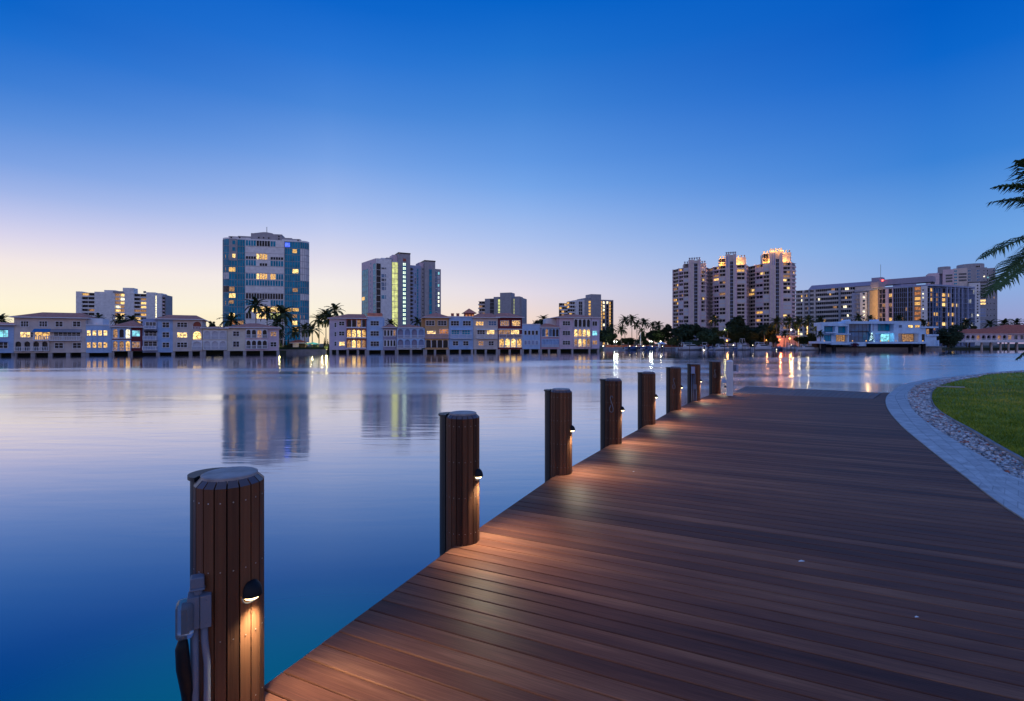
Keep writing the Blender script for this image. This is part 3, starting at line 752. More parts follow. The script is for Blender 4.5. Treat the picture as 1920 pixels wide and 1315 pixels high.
HR = 70.0
LOBES = [((85, -8), (165, -1), (232, 2.5), (300, 4), (301, 6.5), (470, 6.5), (474, 3), (545, 0), (602, -13)),
         ((584, -13), (643, -4), (725, 2), (812, 4), (814, 6.5), (965, 6.5), (969, 3), (1102, 1), (1150, -13)),
         ((1125, -13), (1228, -4), (1335, 2.5), (1422, 4), (1424, 6.5), (1605, 6.5), (1609, 3), (1732, 1), (1795, -8))]
for li, pts in enumerate(LOBES):
    W = [p3(*p) for p in pts]
    core = [p - n3 * 5. for p in W] + [W[-1] - n3 * 24, W[0] - n3 * 24]
    rl = Vector((mid3.x, mid3.y))
    mb = MB(); mb.prism([tuple(p - rl) for p in core], 0, HR - .2); mb.build('lobe_core', 'tower_grey', root3)
    shut = (.22, .16, .2)[li]
    kinds = [('bal', .5 if li == 0 else .12, 0), ('bal', .25, shut), ('bal', .1, shut + .12), None, 'shaft', None, ('bal', .12 + .2 * (li == 2), .25), ('bal', .25 if li == 2 else .05, 0)]
    for k, (a, b) in enumerate(zip(W, W[1:])):
        fc = Facet(root3, a, b, T3)
        if kinds[k] is None:
            fc.part('pier', 'pinkish', .01, fc.len - .01, -1.6, -.02, 0, HR - .5)
        elif kinds[k] == 'shaft':
            hs = hs_top = HR + (6.5, 9.5, 10.)[li]
            s0, s1 = ((380, 428), (878, 921), (1511, 1556))[li]
            u0, u1 = fc.hit(s0, 300)[0], fc.hit(s1, 300)[0]
            fc.part('shaft_wall', 'warm_concrete', 0, u0, -8, .4, 0, hs); fc.part('shaft_wall', 'warm_concrete', u1, fc.len, -8, .4, 0, hs)
            fc.part('shaft_wall', 'warm_concrete', u0, u1, -8, -.8, 0, hs - .6)
            fc.bays('window_strip', u0 + .02, u1 - .02, 2, HR + 3, 23, 'dark_glass', 'slate_blue', 'win', .6, 2, th=.5)
            for q in (0, (u0) * .55, fc.len - (fc.len - u1) * .55, fc.len - .8): fc.part('rib', 'pinkish', q, q + .7, .41, .8, 0, hs - 1)
            wmap = (u0 + u1) / 2
            if li: fc.part('upper_window', 'slate_blue', u0 - 2.5, u0 - .6, .41, .6, HR - 2, hs - 2)
            mb = MB()
            for q in range(5):
                u = fc.len * (q + .5) / 5; x, y, z = fc.pt(u, -.6, hs)
                mb.lathe([(.45, 0), (.45, .9), (.9, 1.3), (.75, 1.9), (.3, 2.)], 6, (x, y, z - .01))
            mb.build('finials', 'tower_grey', root3)
        else:
            kk, lit, sh = kinds[k]
            fc.bays('balcony_stack', .02, fc.len - .02, 0, HR, 21, 'dark_glass', ('warm_concrete', 'pinkish')[k % 2], kk, 1.4, max(2, int(fc.len / 3)), lit, ('lit_warm', 'lit_dim', 'lit_bright'), sh, .34, .35)
            fc.part('pier', 'pinkish', -.25, .3, -1.4, .25, 0, HR + .6)
    # penthouse storeys and crown
    q0, q1 = W[2] - n3 * 4, W[7] - n3 * 4
    fc = Facet(root3, q0, q1, T3)
    zc = HR + (4.5, 7.5, 9.5)[li]
    fc.part('penthouse', 'warm_concrete', 0, fc.len, -12, 0, HR - .3, zc)
    fc.bays('penthouse_windows', .5, fc.len * .22, HR, zc - .5, 2, 'dark_glass', 'warm_concrete', 'win', .6, 3, o=.95)
    mb = MB()
    for q in range(9):
        x, y, z = fc.pt(fc.len * (q + .5) / 9, -.6, zc)
        mb.lathe([(.4, 0), (.4, 1.), (.8, 1.4), (.65, 2.), (.25, 2.1)], 6, (x, y, z - .01))
    mb.build('finials', 'tower_grey', root3)
    if li:
        for q in ((.03, .1, .17, .68, .76), (.02, .09, .17, .72, .8))[li - 1]:
            x, y, z = fc.pt(fc.len * q, 1.1, HR + .9)
            m2 = MB(); m2.box(x - .6, x + .6, y - .3, y + .3, z, z + .9); m2.build('floodlight', 'lit_crown', root3)
            lamp_light('crown_light', root3, fc.pt(fc.len * q, 2.6, HR + 2.), 850, (1., .46, .10), .5)
            lamp_light('crown_light', root3, fc.pt(fc.len * q, 1.2, zc + 1.), 300, (1., .46, .10), .4)
    if li == 2:
        fs = Facet(root3, W[4], W[5], T3)
        for q in (.06, .3, .52, .74, .95):
            x, y, z = fs.pt(fs.len * q, -2., hs_top); m2 = MB(); m2.box(x - .5, x + .5, y - .3, y + .3, z + .003, z + .8); m2.build('floodlight', 'lit_crown', root3)
            lamp_light('crown_light', root3, fs.pt(fs.len * q, 1.6, hs_top + .6), 380, (1., .46, .10), .4)

# ================================================================== long slab, dark-glass block and round-topped tower (east)
f = bld('apartment_slab', 'long low apartment slab with sloping grey mansard roof, receding behind the palms', 'apartment block', V2(1491, 560), V2(1640, 505), C7)
U = lambda x: f.hit(x, 800)[0]
zt = f.hit(840, 522)[1]
f.part('core', 'warm_concrete', 0, f.len, -20, -1.9, 0, zt)
f.part('pier', 'warm_concrete', U(210) + .3, U(248), -1.9, .6, 0, zt); f.part('pier', 'tower_grey', U(808), U(842), -1.9, 1.2, 0, zt + 1); f.part('pier', 'warm_concrete', U(400), U(432), -1.9, .6, 0, zt); f.part('pier', 'tower_grey', U(308), U(338), -1.9, .2, 0, zt)
for x0, x1, lit, nx in ((107, 210, .45, 4), (250, 306, .35, 3), (340, 398, .3, 3), (434, 806, .5, 12), (844, 1064, .6, 7)):
    f.bays('balcony_stack', U(x0), U(x1), 0, zt, 13, 'dark_glass', 'warm_concrete', 'bal', 1.5, nx, lit, ('lit_dim', 'lit_warm', 'lit_white'), 0, .42)
f.part('parapet', 'white_paint', U(620), U(745), -.5, .1, zt - 5.2, zt - 2.2)
u0, u1 = U(300), f.len + 1; mb = MB(); z1 = zt + 5.2
mb.hexa([f.pt(u0, -1, zt + .3), f.pt(u1, -1, zt + .3), f.pt(u1, -19, zt + .3), f.pt(u0, -19, zt + .3), f.pt(u0 + 2, -6, z1), f.pt(u1, -6, z1 - .3), f.pt(u1, -14, z1 - .3), f.pt(u0 + 2, -14, z1)])
mb.build('mansard_roof', 'mauve', f.root)
u = U(1330); zz = f.hit(1330, 358)[1]
f.part('lift_tower', 'mauve', u, u + 9, -12, -3, zt, zz); mb = MB(); mb.bar(f.pt(u + 7, -6, zz), f.pt(u + 7, -6, zz + 13), .15, 5); mb.build('mast', 'dark_metal', f.root)
f.part('lift_tower', 'mauve', u + 16, u + 29, -14, -5, zt, zz - 4); f.part('roof_plant', 'mauve', u + 4, u + 48, -16, -4, zt, zt + 5.4)
mb = MB(); mb.ball(f.pt(u + 9.3, -2.6, zt + 4.5), .7); mb.build('warning_light', 'lit_red', f.root)

LN = [on_line(V2(1601, 436), V2(1646, 418), C7(x, 0)[0]) for x in (1062, 1150, 1320)]
poly = LN + [V2(1646.6, 414), V2(1690, 402), V2(1727, 393), V2(1739, 391), V2(1765, 392), V2(1828, 408)]
mm = (poly[0] + poly[-1]) / 2
rb = thing('apartment_block', 'dark-glazed apartment block with a floodlit tan end wall, behind the white modern villa', 'apartment block', (mm.x, mm.y, LAND))
HB = 46.2
mb = MB(); core = [p + Vector((0, 3.4)) for p in poly]; core += [poly[-1] + Vector((6, 24)), poly[0] + Vector((19, 24))]
mb.prism([tuple(p - mm) for p in core], 0, HB - .1); mb.build('core', 'slate_blue', rb)
FB = [Facet(rb, a, b, C7 if i < 4 else C8) for i, (a, b) in enumerate(zip(poly, poly[1:]))]
NB = 12
FB[0].bays('balcony_stack', 0, FB[0].len, 0, HB - 3, NB, 'dark_glass', 'tower_grey', 'bal', 1.5, 2, .5, ('lit_dim', 'lit_warm'), 0, .2)
f = FB[1]; U = lambda x: f.hit(x, 800)[0]
f.part('wall', 'white_paint', U(1158), U(1264), -1.9, .1, 0, HB - 1); f.bays('window_strip', U(1268), U(1312), 0, HB - 1.2, NB, 'dark_glass', 'tower_grey', 'win', 1.2, 1, .2, ('lit_dim',)); 
for i in range(8):
    x0 = 1205; u0, u1, z0, z1 = f.R(1205, 610 + i * 58, 1238, 634 + i * 58); f.part('window' if i not in (1, 5, 6) else 'lit_window', 'dark_glass' if i not in (1, 5, 6) else 'lit_white', u0, u1, .1, .2, z0, z1)
FB[2].part('end_wall', 'tan_concrete', 0, FB[2].len, -1.9, .3, 0, HB); 
f = FB[3]; U = lambda x: f.hit(x, 800)[0]
for x0, x1, nx in ((1462, 1572, 2), (1626, 1682, 1)): f.bays('glazed_bay', max(0, U(x0)), U(x1), 0, HB, NB, 'dark_glass', 'pinkish', 'win', 1.1, nx, .25, ('lit_dim', 'lit_warm'), 0, th=.3)
f.part('pillar', 'pinkish', U(1574), U(1624), -1.9, .3, 0, HB + .2); f.part('pillar', 'pinkish', U(1684), U(1700), -1.9, .6, 0, HB + .2)
f.bays('glazed_bay', U(1702), f.len, 0, HB, NB, 'dark_glass', 'slate_blue', 'win', 1.1, 4, .25, ('lit_dim', 'lit_warm'), 0, th=.25)
f = FB[4]; U = lambda x: f.hit(x, 800)[0]
f.bays('glazed_bay', 0, U(100), 0, HB, NB, 'dark_glass', 'slate_blue', 'win', 1.1, 3, .3, ('lit_dim',), 0, th=.25); f.part('pillar', 'slate_blue', U(101), U(116), -1.9, .5, 0, HB + .2)
f.bays('glazed_bay', U(117), U(195), 0, HB, NB, 'dark_glass', 'slate_blue', 'win', 1.1, 2, .15, ('lit_warm',), 0, th=.25); f.part('pillar', 'tower_grey', U(196), U(222), -1.9, .5, 0, HB + .8)
f.bays('lit_gallery', U(224), U(322), 0, HB, NB, 'lit_orange', 'tan_concrete', 'bal', 1.4, 1, .4, ('lit_warm',), 0, .35)
f = FB[5]; f.part('wall', 'white_paint', 0, f.len, -1.9, .3, 0, HB + .3)
for i in range(9):
    u0, u1, z0, z1 = f.R(360, 575 + i * 65.5, 384, 598 + i * 65.5); f.part('window' if i not in (1, 2, 5) else 'lit_window', 'dark_glass' if i not in (1, 2, 5) else 'lit_white', u0, u1, .3, .4, z0, z1)
FB[6].bays('glazed_bay', .02, FB[6].len * .42, 0, HB - 1, NB, 'dark_glass', 'slate_blue', 'win', 1.1, 2, .5, ('lit_warm', 'lit_dim', 'lit_dim'), 0, th=.25)
FB[6].bays('glazed_bay', FB[6].len * .45, FB[6].len - .02, 0, HB - 1, NB, 'blue_glass', 'slate_blue', 'win', 1.1, 3, .5, ('lit_warm', 'lit_dim'), 0, th=.25)
f = FB[7]; U = lambda x: f.hit(x, 800)[0]
for x0, x1, nx, lit in ((700, 776, 1, .3), (790, 842, 1, .3), (860, 917, 1, .15), (933, 977, 1, .1), (997, 1042, 1, 0), (1062, 1132, 2, .25)):
    f.bays('glazed_bay', max(.02, U(x0)), U(x1), 0, HB - 1, NB, 'dark_glass', 'slate_blue', 'win', 1.1, nx, lit, ('lit_warm', 'lit_bright'), 0, th=.2); f.part('pilaster', 'slate_blue', U(x1) + .02, U(x1) + 1.1, -1.9, .3, 0, HB)
f.bays('glazed_bay', U(1148), f.len, 0, HB - 1, NB, 'blue_glass', 'slate_blue', 'win', 1.1, 4, .12, ('lit_white',), 0, th=.25)
mb = MB(); mb.prism([tuple(p - mm) for p in [q + Vector((0, -.25)) for q in poly] + [poly[-1] + Vector((6, 24)), poly[0] + Vector((19, 24))]], HB + .26, HB + 1.6); mb.build('roof_slab', 'slate_blue', rb)
for a, b, h in ((1690, 1718, 4.2), (1647, 1660, 6.5)): 
    p, q = V2(a, 412), V2(b, 408); mb = MB(); mb.prism([tuple(x - mm) for x in (p, q, q + Vector((0, 9)), p + Vector((0, 9)))], HB + 1.6, HB + h); mb.build('roof_plant', 'mauve', rb)
for i in range(6):
    x, y, z = FB[2].pt(FB[2].len * .82, 7., 2 + i * 8.5); lamp_light('wall_washer', rb, (x, y, z), 1150, (1., .62, .24), 1.)

f = bld('round_topped_tower', 'pale tower with a round penthouse drum, tallest building at the far right of the skyline', 'tower', V2(1741, 575), V2(1869, 545), C8)
U = lambda x: f.hit(x, 600)[0]
ZZ = lambda x, y: f.hit(x, y)[1]
f.part('wall', 'pinkish', U(470), U(655), -20, -1, 0, ZZ(560, 295)); f.part('wall', 'slate_blue', U(655), U(712), -20, -6, 0, ZZ(690, 260)); f.part('wall', 'pinkish', U(712), U(900), -20, -.5, 0, ZZ(800, 232)); f.part('wall', 'warm_concrete', U(900), U(1135), -20, -.2, 0, ZZ(1000, 212))
f.part('wall', 'tower_grey', U(1135), U(1470), -20, 0, 0, ZZ(1300, 205)); f.part('wall', 'tower_grey', U(1470), U(1618), -20, -1.5, 0, ZZ(1545, 205))
for xc, w, v, h in ((752, 112, 185, 230), (1228, 242, 133, 212)):
    u, _ = f.hit(xc, 200); z1 = ZZ(xc, v); z0 = ZZ(xc, 300); r_ = (U(xc + w) - U(xc - w)) / 2
    mb = MB(); mb.lathe([(r_, z0), (r_, z1), (r_ * .97, z1 + .3)], 28, f.pt(u, -r_ - .6, 0)); mb.build('penthouse_drum', 'tower_grey', f.root)
def strip(x0, x1, ys, n, p='dark_glass', h=34, o=0.):
    for y in ys: f.window(x0, y, x1, y + h, p, n, 1, fw=.15, o=o)
strip(505, 575, (350, 400, 450), 3, o=-1); strip(762, 878, (318, 368, 418), 6, o=-.5); strip(905, 955, (248, 302, 356, 410, 462), 2, 'teal_glass', 26, -.2); strip(983, 1118, (295, 348, 402), 7, o=-.2); strip(1140, 1190, (238, 292, 345, 398), 2, 'blue_glass', o=0)
strip(1292, 1343, (238, 292, 345, 398), 2, 'blue_glass'); strip(1408, 1426, (240, 290, 395), 1, 'dark_glass', 26); strip(1475, 1495, (240, 292, 400), 1, 'dark_glass', 26, -1.5); strip(1282, 1352, (165,), 2, 'dark_glass', 30, -.4)
strip(1580, 1605, (240, 292, 345, 398), 1, 'blue_glass', 28, -1.5)
for (x, y, p) in ((1408, 342, 'lit_white'), (1470, 358, 'lit_cyan')): u0, u1, z0, z1 = f.R(x, y, x + 24, y + 22); f.part('lit_window', p, u0, u1, .01, .1, z0, z1)
f.part('ledge', 'dark_metal', U(1140), U(1470), -1, 1.2, ZZ(1300, 462), ZZ(1300, 446))
f.part('lower_block', 'white_paint', U(1150), U(1340), -3, 3, 0, ZZ(1240, 468)); f.part('lower_block', 'tower_grey', U(1341), U(1636), -3, 2.4, 0, ZZ(1500, 470))
strip(1283, 1308, [500 + i * 51 for i in range(13)], 1, 'dark_glass', 24, 3)
for i in range(13):
    y = 500 + i * 51
    if i in (7, 11): continue
    f.window(1346, y, 1434, y + 32, 'lit_bright' if i in (5, 6) else ('dark_glass' if i < 8 else 'slate_blue'), 3, 1, fw=.12, o=2.4)
    if i % 2 == 0: f.window(1458, y, 1475, y + 26, 'dark_glass', 1, 1, fw=.1, o=2.4); f.window(1515, y, 1530, y + 26, 'dark_glass', 1, 1, fw=.1, o=2.4); f.window(1570, y, 1588, y + 26, 'lit_dim' if i == 4 else 'dark_glass', 1, 1, fw=.1, o=2.4)
f.part('lit_window', 'lit_white', U(1284), U(1312), 3.1, 3.25, *f.R(1284, 1008, 1312, 1034)[2:])

# ================================================================== white modern villa on the water
f = bld('modern_villa', 'white flat-roofed modern villa with a tall glazed hall and blue lit rooms above the water', 'villa', V2(1531, 240), V2(1760, 240), C9, WATER)
U = lambda x: f.hit(x, 400)[0]
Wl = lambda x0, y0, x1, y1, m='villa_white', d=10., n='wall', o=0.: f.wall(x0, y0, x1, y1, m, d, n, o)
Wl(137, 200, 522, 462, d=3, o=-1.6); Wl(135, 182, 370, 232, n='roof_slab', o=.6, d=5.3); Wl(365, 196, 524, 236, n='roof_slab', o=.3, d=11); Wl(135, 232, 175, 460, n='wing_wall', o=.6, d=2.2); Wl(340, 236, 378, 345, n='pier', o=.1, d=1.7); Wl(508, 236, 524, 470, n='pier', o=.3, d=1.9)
for x0, y0, x1, y1, p, n in ((203, 240, 330, 314, 'teal_glass', 4), (380, 240, 504, 328, 'teal_glass', 3), (203, 358, 310, 446, 'teal_glass', 3), (382, 358, 504, 446, 'lit_dim', 4)): f.window(x0, y0, x1, y1, p, n, 1, 'dark_metal', .06, o=-1.6)
Wl(186, 318, 362, 335, n='balcony_slab', o=1., d=2.6); Wl(300, 340, 524, 353, n='balcony_slab', o=1.6, d=3.2)
Wl(240, 464, 526, 492, n='terrace_slab', o=2.4, d=7); Wl(92, 445, 242, 476, n='terrace_slab', o=2., d=7)
# glazed hall
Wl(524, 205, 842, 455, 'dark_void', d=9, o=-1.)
f.window(526, 205, 842, 306, 'blue_glass', 6, 1, 'dark_metal', .1, o=-.98, name='hall_glazing'); f.window(526, 318, 842, 452, 'blue_glass', 6, 2, 'dark_metal', .1, o=-.98, name='hall_glazing')
Wl(470, 168, 1176, 203, n='roof_slab', o=.9, d=14); Wl(520, 455, 745, 512, n='terrace_wall', o=1.2, d=11)
Wl(842, 203, 1176, 455, o=-2.2, d=9); f.window(978, 198 + 8, 1136, 298, 'teal_glass', 3, 1, 'dark_metal', .08, o=-2.19)
Wl(842, 203, 862, 310, n='pier', o=-.2, d=2); f.window(866, 206, 914, 300, 'mauve', 1, 1, 'villa_white', .05, o=-2.19); Wl(1138, 203, 1176, 318, n='pier', o=.6, d=2.8)
Wl(832, 308, 1170, 332, n='balcony_slab', o=1., d=3.2); Wl(846, 332, 878, 455, n='pier', o=.8, d=3.); Wl(1140, 332, 1196, 455, n='pier', o=.8, d=3.)
f.window(1012, 345, 1136, 446, 'lit_cyan', 3, 1, 'dark_metal', .06, o=-2.19); f.window(884, 345, 1006, 446, 'slate_blue', 1, 1, 'villa_white', .05, o=-2.19)
Wl(1176, 170, 1522, 336, o=.3, d=11, n='upper_storey'); Wl(1176, 165, 1490, 172, n='roof_slab', o=.6, d=11.5)
f.window(1212, 220, 1254, 256, 'blue_glass', 1, 1, 'villa_white', .05, o=.3); f.window(1342, 222, 1404, 254, 'lit_bright', 2, 1, 'dark_metal', .06, o=.3); f.window(1436, 222, 1500, 252, 'lit_warm', 2, 1, 'dark_metal', .06, o=.3)
Wl(1196, 336, 1510, 455, 'tower_grey', o=-2.6, d=8); Wl(1490, 336, 1590, 476, o=.2, d=9); f.window(1322, 346, 1482, 446, 'lit_dim', 5, 1, 'dark_metal', .06, o=-2.59); f.window(1536, 348, 1570, 444, 'dark_glass', 1, 1, 'dark_metal', .05, o=.2)
Wl(742, 452, 1592, 478, n='terrace_slab', o=2.6, d=14)
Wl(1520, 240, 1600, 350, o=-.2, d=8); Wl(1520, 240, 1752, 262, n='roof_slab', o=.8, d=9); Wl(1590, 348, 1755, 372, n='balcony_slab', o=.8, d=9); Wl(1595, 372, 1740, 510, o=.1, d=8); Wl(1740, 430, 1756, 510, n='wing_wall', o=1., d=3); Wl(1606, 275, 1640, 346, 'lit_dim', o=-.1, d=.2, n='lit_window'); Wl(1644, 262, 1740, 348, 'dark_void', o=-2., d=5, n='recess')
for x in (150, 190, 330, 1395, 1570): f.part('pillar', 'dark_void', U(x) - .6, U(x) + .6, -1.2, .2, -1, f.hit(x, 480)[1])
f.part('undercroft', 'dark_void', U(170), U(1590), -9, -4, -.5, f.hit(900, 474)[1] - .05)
for x in (560, 953): Wl(x - 20, 140, x + 22, 170, n='chimney', d=1.4, o=-6)
for x in (165, 425, 552, 740, 938, 1048, 1152, 1260, 1356, 1520):
    p = f.pt(U(x), 1.4, f.hit(x, 440)[1]); mb = MB(); mb.ball(p, .26); mb.build('terrace_lamp', 'lit_warm', f.root)
lamp_light('room_light', f.root, f.pt(U(1080), -.4, f.hit(1080, 350)[1]), 60, (.3, .75, 1.), .3); lamp_light('room_light', f.root, f.pt(U(900), -.4, f.hit(900, 350)[1]), 50, (.3, .55, 1.), .3); lamp_light('room_light', f.root, f.pt(U(1300), -.4, f.hit(1300, 345)[1]), 40, (1., .6, .4), .3)
# christmas tree and the shrub on its terrace
u, zb_ = f.hit(815, 452); p = f.pt(u, 1.6, zb_ - .25); x, y, z = (Vector(p) + f.root.location)
t = thing('christmas_tree', 'blue-white lit Christmas tree on the terrace of the modern villa', 'tree', (x, y, z))
mb = MB(); hh = f.hit(815, 335)[1] - zb_
for i in range(160):
    k = random.random() ** .7; a = random.random() * 6.28; r_ = (1 - k) * .95 + .08; c = (r_ * math.cos(a), r_ * math.sin(a), .4 + k * (hh - .4))
    mb.box(c[0] - .1, c[0] + .1, c[1] - .1, c[1] + .1, c[2] - .1, c[2] + .1, i % 3 == 0)
mb.build('branches', ['foliage_dark', 'fairy_lights'], t); mb = MB(); mb.bar((0, 0, 0), (0, 0, .6), .15); mb.build('trunk', 'bark', t); mb = MB(); mb.ball((0, 0, hh + .2), .28); mb.build('star', 'fairy_lights', t)

# ================================================================== red roofed villa at the right edge
f = bld('arcaded_villa', 'low pink villa with red tiled hip roof and eight arches on stilts', 'villa', V2(1800, 262), V2(1990, 262), C6, WATER)
f.wall(1420, 640, 2000, 705, 'pinkish', 12); f.hip(1432, 2010, 638, 598, 12., 'red_tile', rx=(1530, 1960))
f.arcade(1430, 644, 1772, 692, 8, 'pinkish', ('dark_glass', 'dark_glass', 'lit_dim', 'dark_glass'), .12, .8, .3)
for x in (1790, 1840, 1890): f.window(x, 650, x + 26, 684, 'lit_dim' if x == 1790 else 'dark_glass', 2, 1)
f.wall(1410, 692, 1980, 708, 'white_paint', 12, 'deck_slab', 2.); f.pilings((1580, 1660, 1735, 1800, 1870, 1950), 706, .3, 'warm_concrete')
u0 = f.hit(1745, 600)[0]; mb = MB(); z0 = f.hit(1745, 606)[1]; z1 = f.hit(1745, 578)[1]
q = [f.pt(u0, -6, z0), f.pt(f.len + 6, -6, z0), f.pt(f.len + 6, -20, z0), f.pt(u0, -20, z0), f.pt(u0 + 14, -13, z1 + 1.4), f.pt(f.len, -13, z1 + 1.4)]
mb.add(q, [(0, 1, 5, 4), (1, 2, 5), (2, 3, 4, 5), (3, 0, 4), (3, 2, 1, 0)]); mb.build('rear_roof', 'red_tile', f.root)

# ================================================================== pool hut in the palm gap
f = bld('pool_hut', 'small dark pool hut with red hipped roof and white screen beside the cream corner townhouse', 'hut', V2(541, 176), V2(573, 177), CG)
f.wall(340, 800, 680, 925, 'dark_void', 4); f.hip(350, 690, 798, 738, 4.5, 'red_tile', .4); f.wall(428, 808, 548, 920, 'shutter', .1, 'screen', .15)
# ================================================================== land and water
sh = [on_line(ROWL[0], ROWL[1], -420) + Vector((0, 5)), ROWL[1] + Vector((0, 5)), V2(522, 171), V2(613, 174), ROWR[0] + Vector((0, 5)), ROWR[1] + Vector((0, 6)), V2(1131, 254), V2(1516, 254), V2(1524, 244), V2(1766, 244), V2(1774, 263), V2(2900, 270)]
mb = MB(); mb.prism([tuple(p) for p in sh] + [(2600, 2600), (-2600, 2600), (-700, 110)], -4., LAND)
pm('far_ground', (.045, .055, .03), .95, .3, .05)
tag(mb.build('far_shore', 'far_ground'), kind='structure')


def slab_line(name, label, cat, a, b, w, z0, z1, mat, kind=None):
    t = (b - a).normalized(); n = Vector((-t.y, t.x)) * w
    m = (a + b) / 2; mb = MB(); mb.prism([tuple(p - m) for p in (a, b, b + n, a + n)], z0, z1)
    mb.prism([tuple(p - m) for p in (a - n * .08 - t * .05, b - n * .08 + t * .05, b + n * 1.08, a + n * 1.08)], z1 + .002, z1 + .16)
    return tag(mb.build(name, mat, loc=(m.x, m.y, 0)), label, cat, kind=kind)


slab_line('seawall', 'grey concrete seawall closing the palm gap between the two townhouse rows', 'seawall', V2(523, 170.4), V2(612, 173.4), .7, -3, LAND + .1, 'seawall')
slab_line('seawall', 'long pale concrete seawall behind the moored boats of the marina', 'seawall', V2(1131, 253.3), V2(1516, 253.3), .7, -3, LAND + .25, 'concrete')
slab_line('seawall', 'grey seawall running from the modern villa to the arcaded villa', 'seawall', V2(1524, 243.3), V2(1766, 243.3), .7, -3, LAND + .2, 'seawall')
slab_line('red_band', 'long low brick red band behind the marina lawn', 'wall', V2(1136, 262), V2(1335, 262), .5, LAND - .2, .75, 'brick_red')  # reddish line behind the lawn, built as a low slab
slab_line('hedge_wall', 'dark clipped hedge along the seawall beside the pool hut', 'hedge', V2(524, 172.2), V2(611, 175), 1., LAND - .2, .25, 'foliage_dark')

m, n, l, b = nt('water')
b.inputs['Base Color'].default_value = (.004, .10, .20, 1); b.inputs['IOR'].default_value = 1.62
b.inputs['Specular IOR Level'].default_value = .6
tc = n.new('ShaderNodeTexCoord')


def noise(scale, stretch, detail=2., dist=0.):
    mp = n.new('ShaderNodeMapping'); mp.inputs['Scale'].default_value = stretch; mp.inputs['Rotation'].default_value = (0, 0, R(-7))
    l.new(tc.outputs['Object'], mp.inputs['Vector'])
    z = n.new('ShaderNodeTexNoise'); z.inputs['Scale'].default_value = scale; z.inputs['Detail'].default_value = detail; z.inputs['Distortion'].default_value = dist
    l.new(mp.outputs[0], z.inputs['Vector']); return z


def mrange(src, a, b_, c, d):
    r = n.new('ShaderNodeMapRange'); r.interpolation_type = 'SMOOTHSTEP'
    for i, v in enumerate((a, b_, c, d)): r.inputs[i + 1].default_value = v
    l.new(src, r.inputs[0]); return r


patch = noise(.06, (.35, 1.2, 1), 3., .4)
sy = n.new('ShaderNodeSeparateXYZ'); l.new(tc.outputs['Object'], sy.inputs[0])
wob = noise(.035, (.4, 1., 1), 3.); wa = n.new('ShaderNodeMath'); wa.operation = 'MULTIPLY_ADD'; l.new(wob.outputs['Fac'], wa.inputs[0]); wa.inputs[1].default_value = 60.; wx = n.new('ShaderNodeMath'); wx.operation = 'MULTIPLY_ADD'; l.new(sy.outputs['X'], wx.inputs[0]); wx.inputs[1].default_value = -.45; l.new(sy.outputs['Y'], wx.inputs[2]); l.new(wx.outputs[0], wa.inputs[2])
lee = mrange(wa.outputs[0], 116., 136., 1., 0.)            # the lee of the far houses lies calm
near = mrange(sy.outputs['Y'], 16., 40., .3, 1.)
wz = n.new('ShaderNodeMath'); wz.operation = 'MULTIPLY'; l.new(lee.outputs[0], wz.inputs[0]); l.new(near.outputs[0], wz.inputs[1])
pr = mrange(patch.outputs['Fac'], .36, .64, .45, 1.)
wq = n.new('ShaderNodeMath'); wq.operation = 'MULTIPLY'; l.new(wz.outputs[0], wq.inputs[0]); l.new(pr.outputs[0], wq.inputs[1])
rough = mrange(wq.outputs[0], 0., 1., .055, .235); l.new(rough.outputs[0], b.inputs['Roughness'])
rip = noise(1.1, (.35, 1.6, 1), 3., .3); sw = noise(.25, (.25, 1.3, 1), 2., .3)
amp = mrange(patch.outputs['Fac'], .36, .62, .5, 1.)
mu = n.new('ShaderNodeMath'); mu.operation = 'MULTIPLY'; l.new(rip.outputs['Fac'], mu.inputs[0]); l.new(amp.outputs[0], mu.inputs[1])
ad = n.new('ShaderNodeMath'); ad.operation = 'MULTIPLY_ADD'; l.new(sw.outputs['Fac'], ad.inputs[0]); ad.inputs[1].default_value = 1.6; l.new(mu.outputs[0], ad.inputs[2])
nb_ = mrange(sy.outputs['Y'], 5., 24., .12, 1.); hm = n.new('ShaderNodeMath'); hm.operation = 'MULTIPLY'; l.new(ad.outputs[0], hm.inputs[0]); l.new(nb_.outputs[0], hm.inputs[1])
bp = n.new('ShaderNodeBump'); bp.inputs['Strength'].default_value = .125; bp.inputs['Distance'].default_value = .10
l.new(hm.outputs[0], bp.inputs['Height']); l.new(bp.outputs[0], b.inputs['Normal'])
# greener body colour beside the dock, fading outwards
sx = n.new('ShaderNodeSeparateXYZ'); l.new(tc.outputs['Object'], sx.inputs[0])
ds = n.new('ShaderNodeVectorMath'); ds.operation = 'DISTANCE'; l.new(tc.outputs['Object'], ds.inputs[0]); ds.inputs[1].default_value = (-2.3, 4.3, 0)
sh_ = mrange(ds.outputs['Value'], .4, 3.4, 1., 0.)
mx = n.new('ShaderNodeMix'); mx.data_type = 'RGBA'; l.new(sh_.outputs[0], mx.inputs[0]); mx.inputs[6].default_value = (.003, .085, .20, 1); mx.inputs[7].default_value = (.001, .46, .24, 1)
l.new(mx.outputs[2], b.inputs['Base Color'])
lw = n.new('ShaderNodeLayerWeight'); lw.inputs['Blend'].default_value = .5
fr = n.new('ShaderNodeValToRGB'); fe = fr.color_ramp.elements; fe[0].position = .5; fe[0].color = (.2,) * 3 + (1,); fe[1].position = 1.; fe[1].color = (.97,) * 3 + (1,)
for p_, v_ in ((.6, .3), (.72, .49), (.8, .64), (.91, .87)): q_ = fe.new(p_); q_.color = (v_,) * 3 + (1,)
l.new(lw.outputs['Facing'], fr.inputs[0])
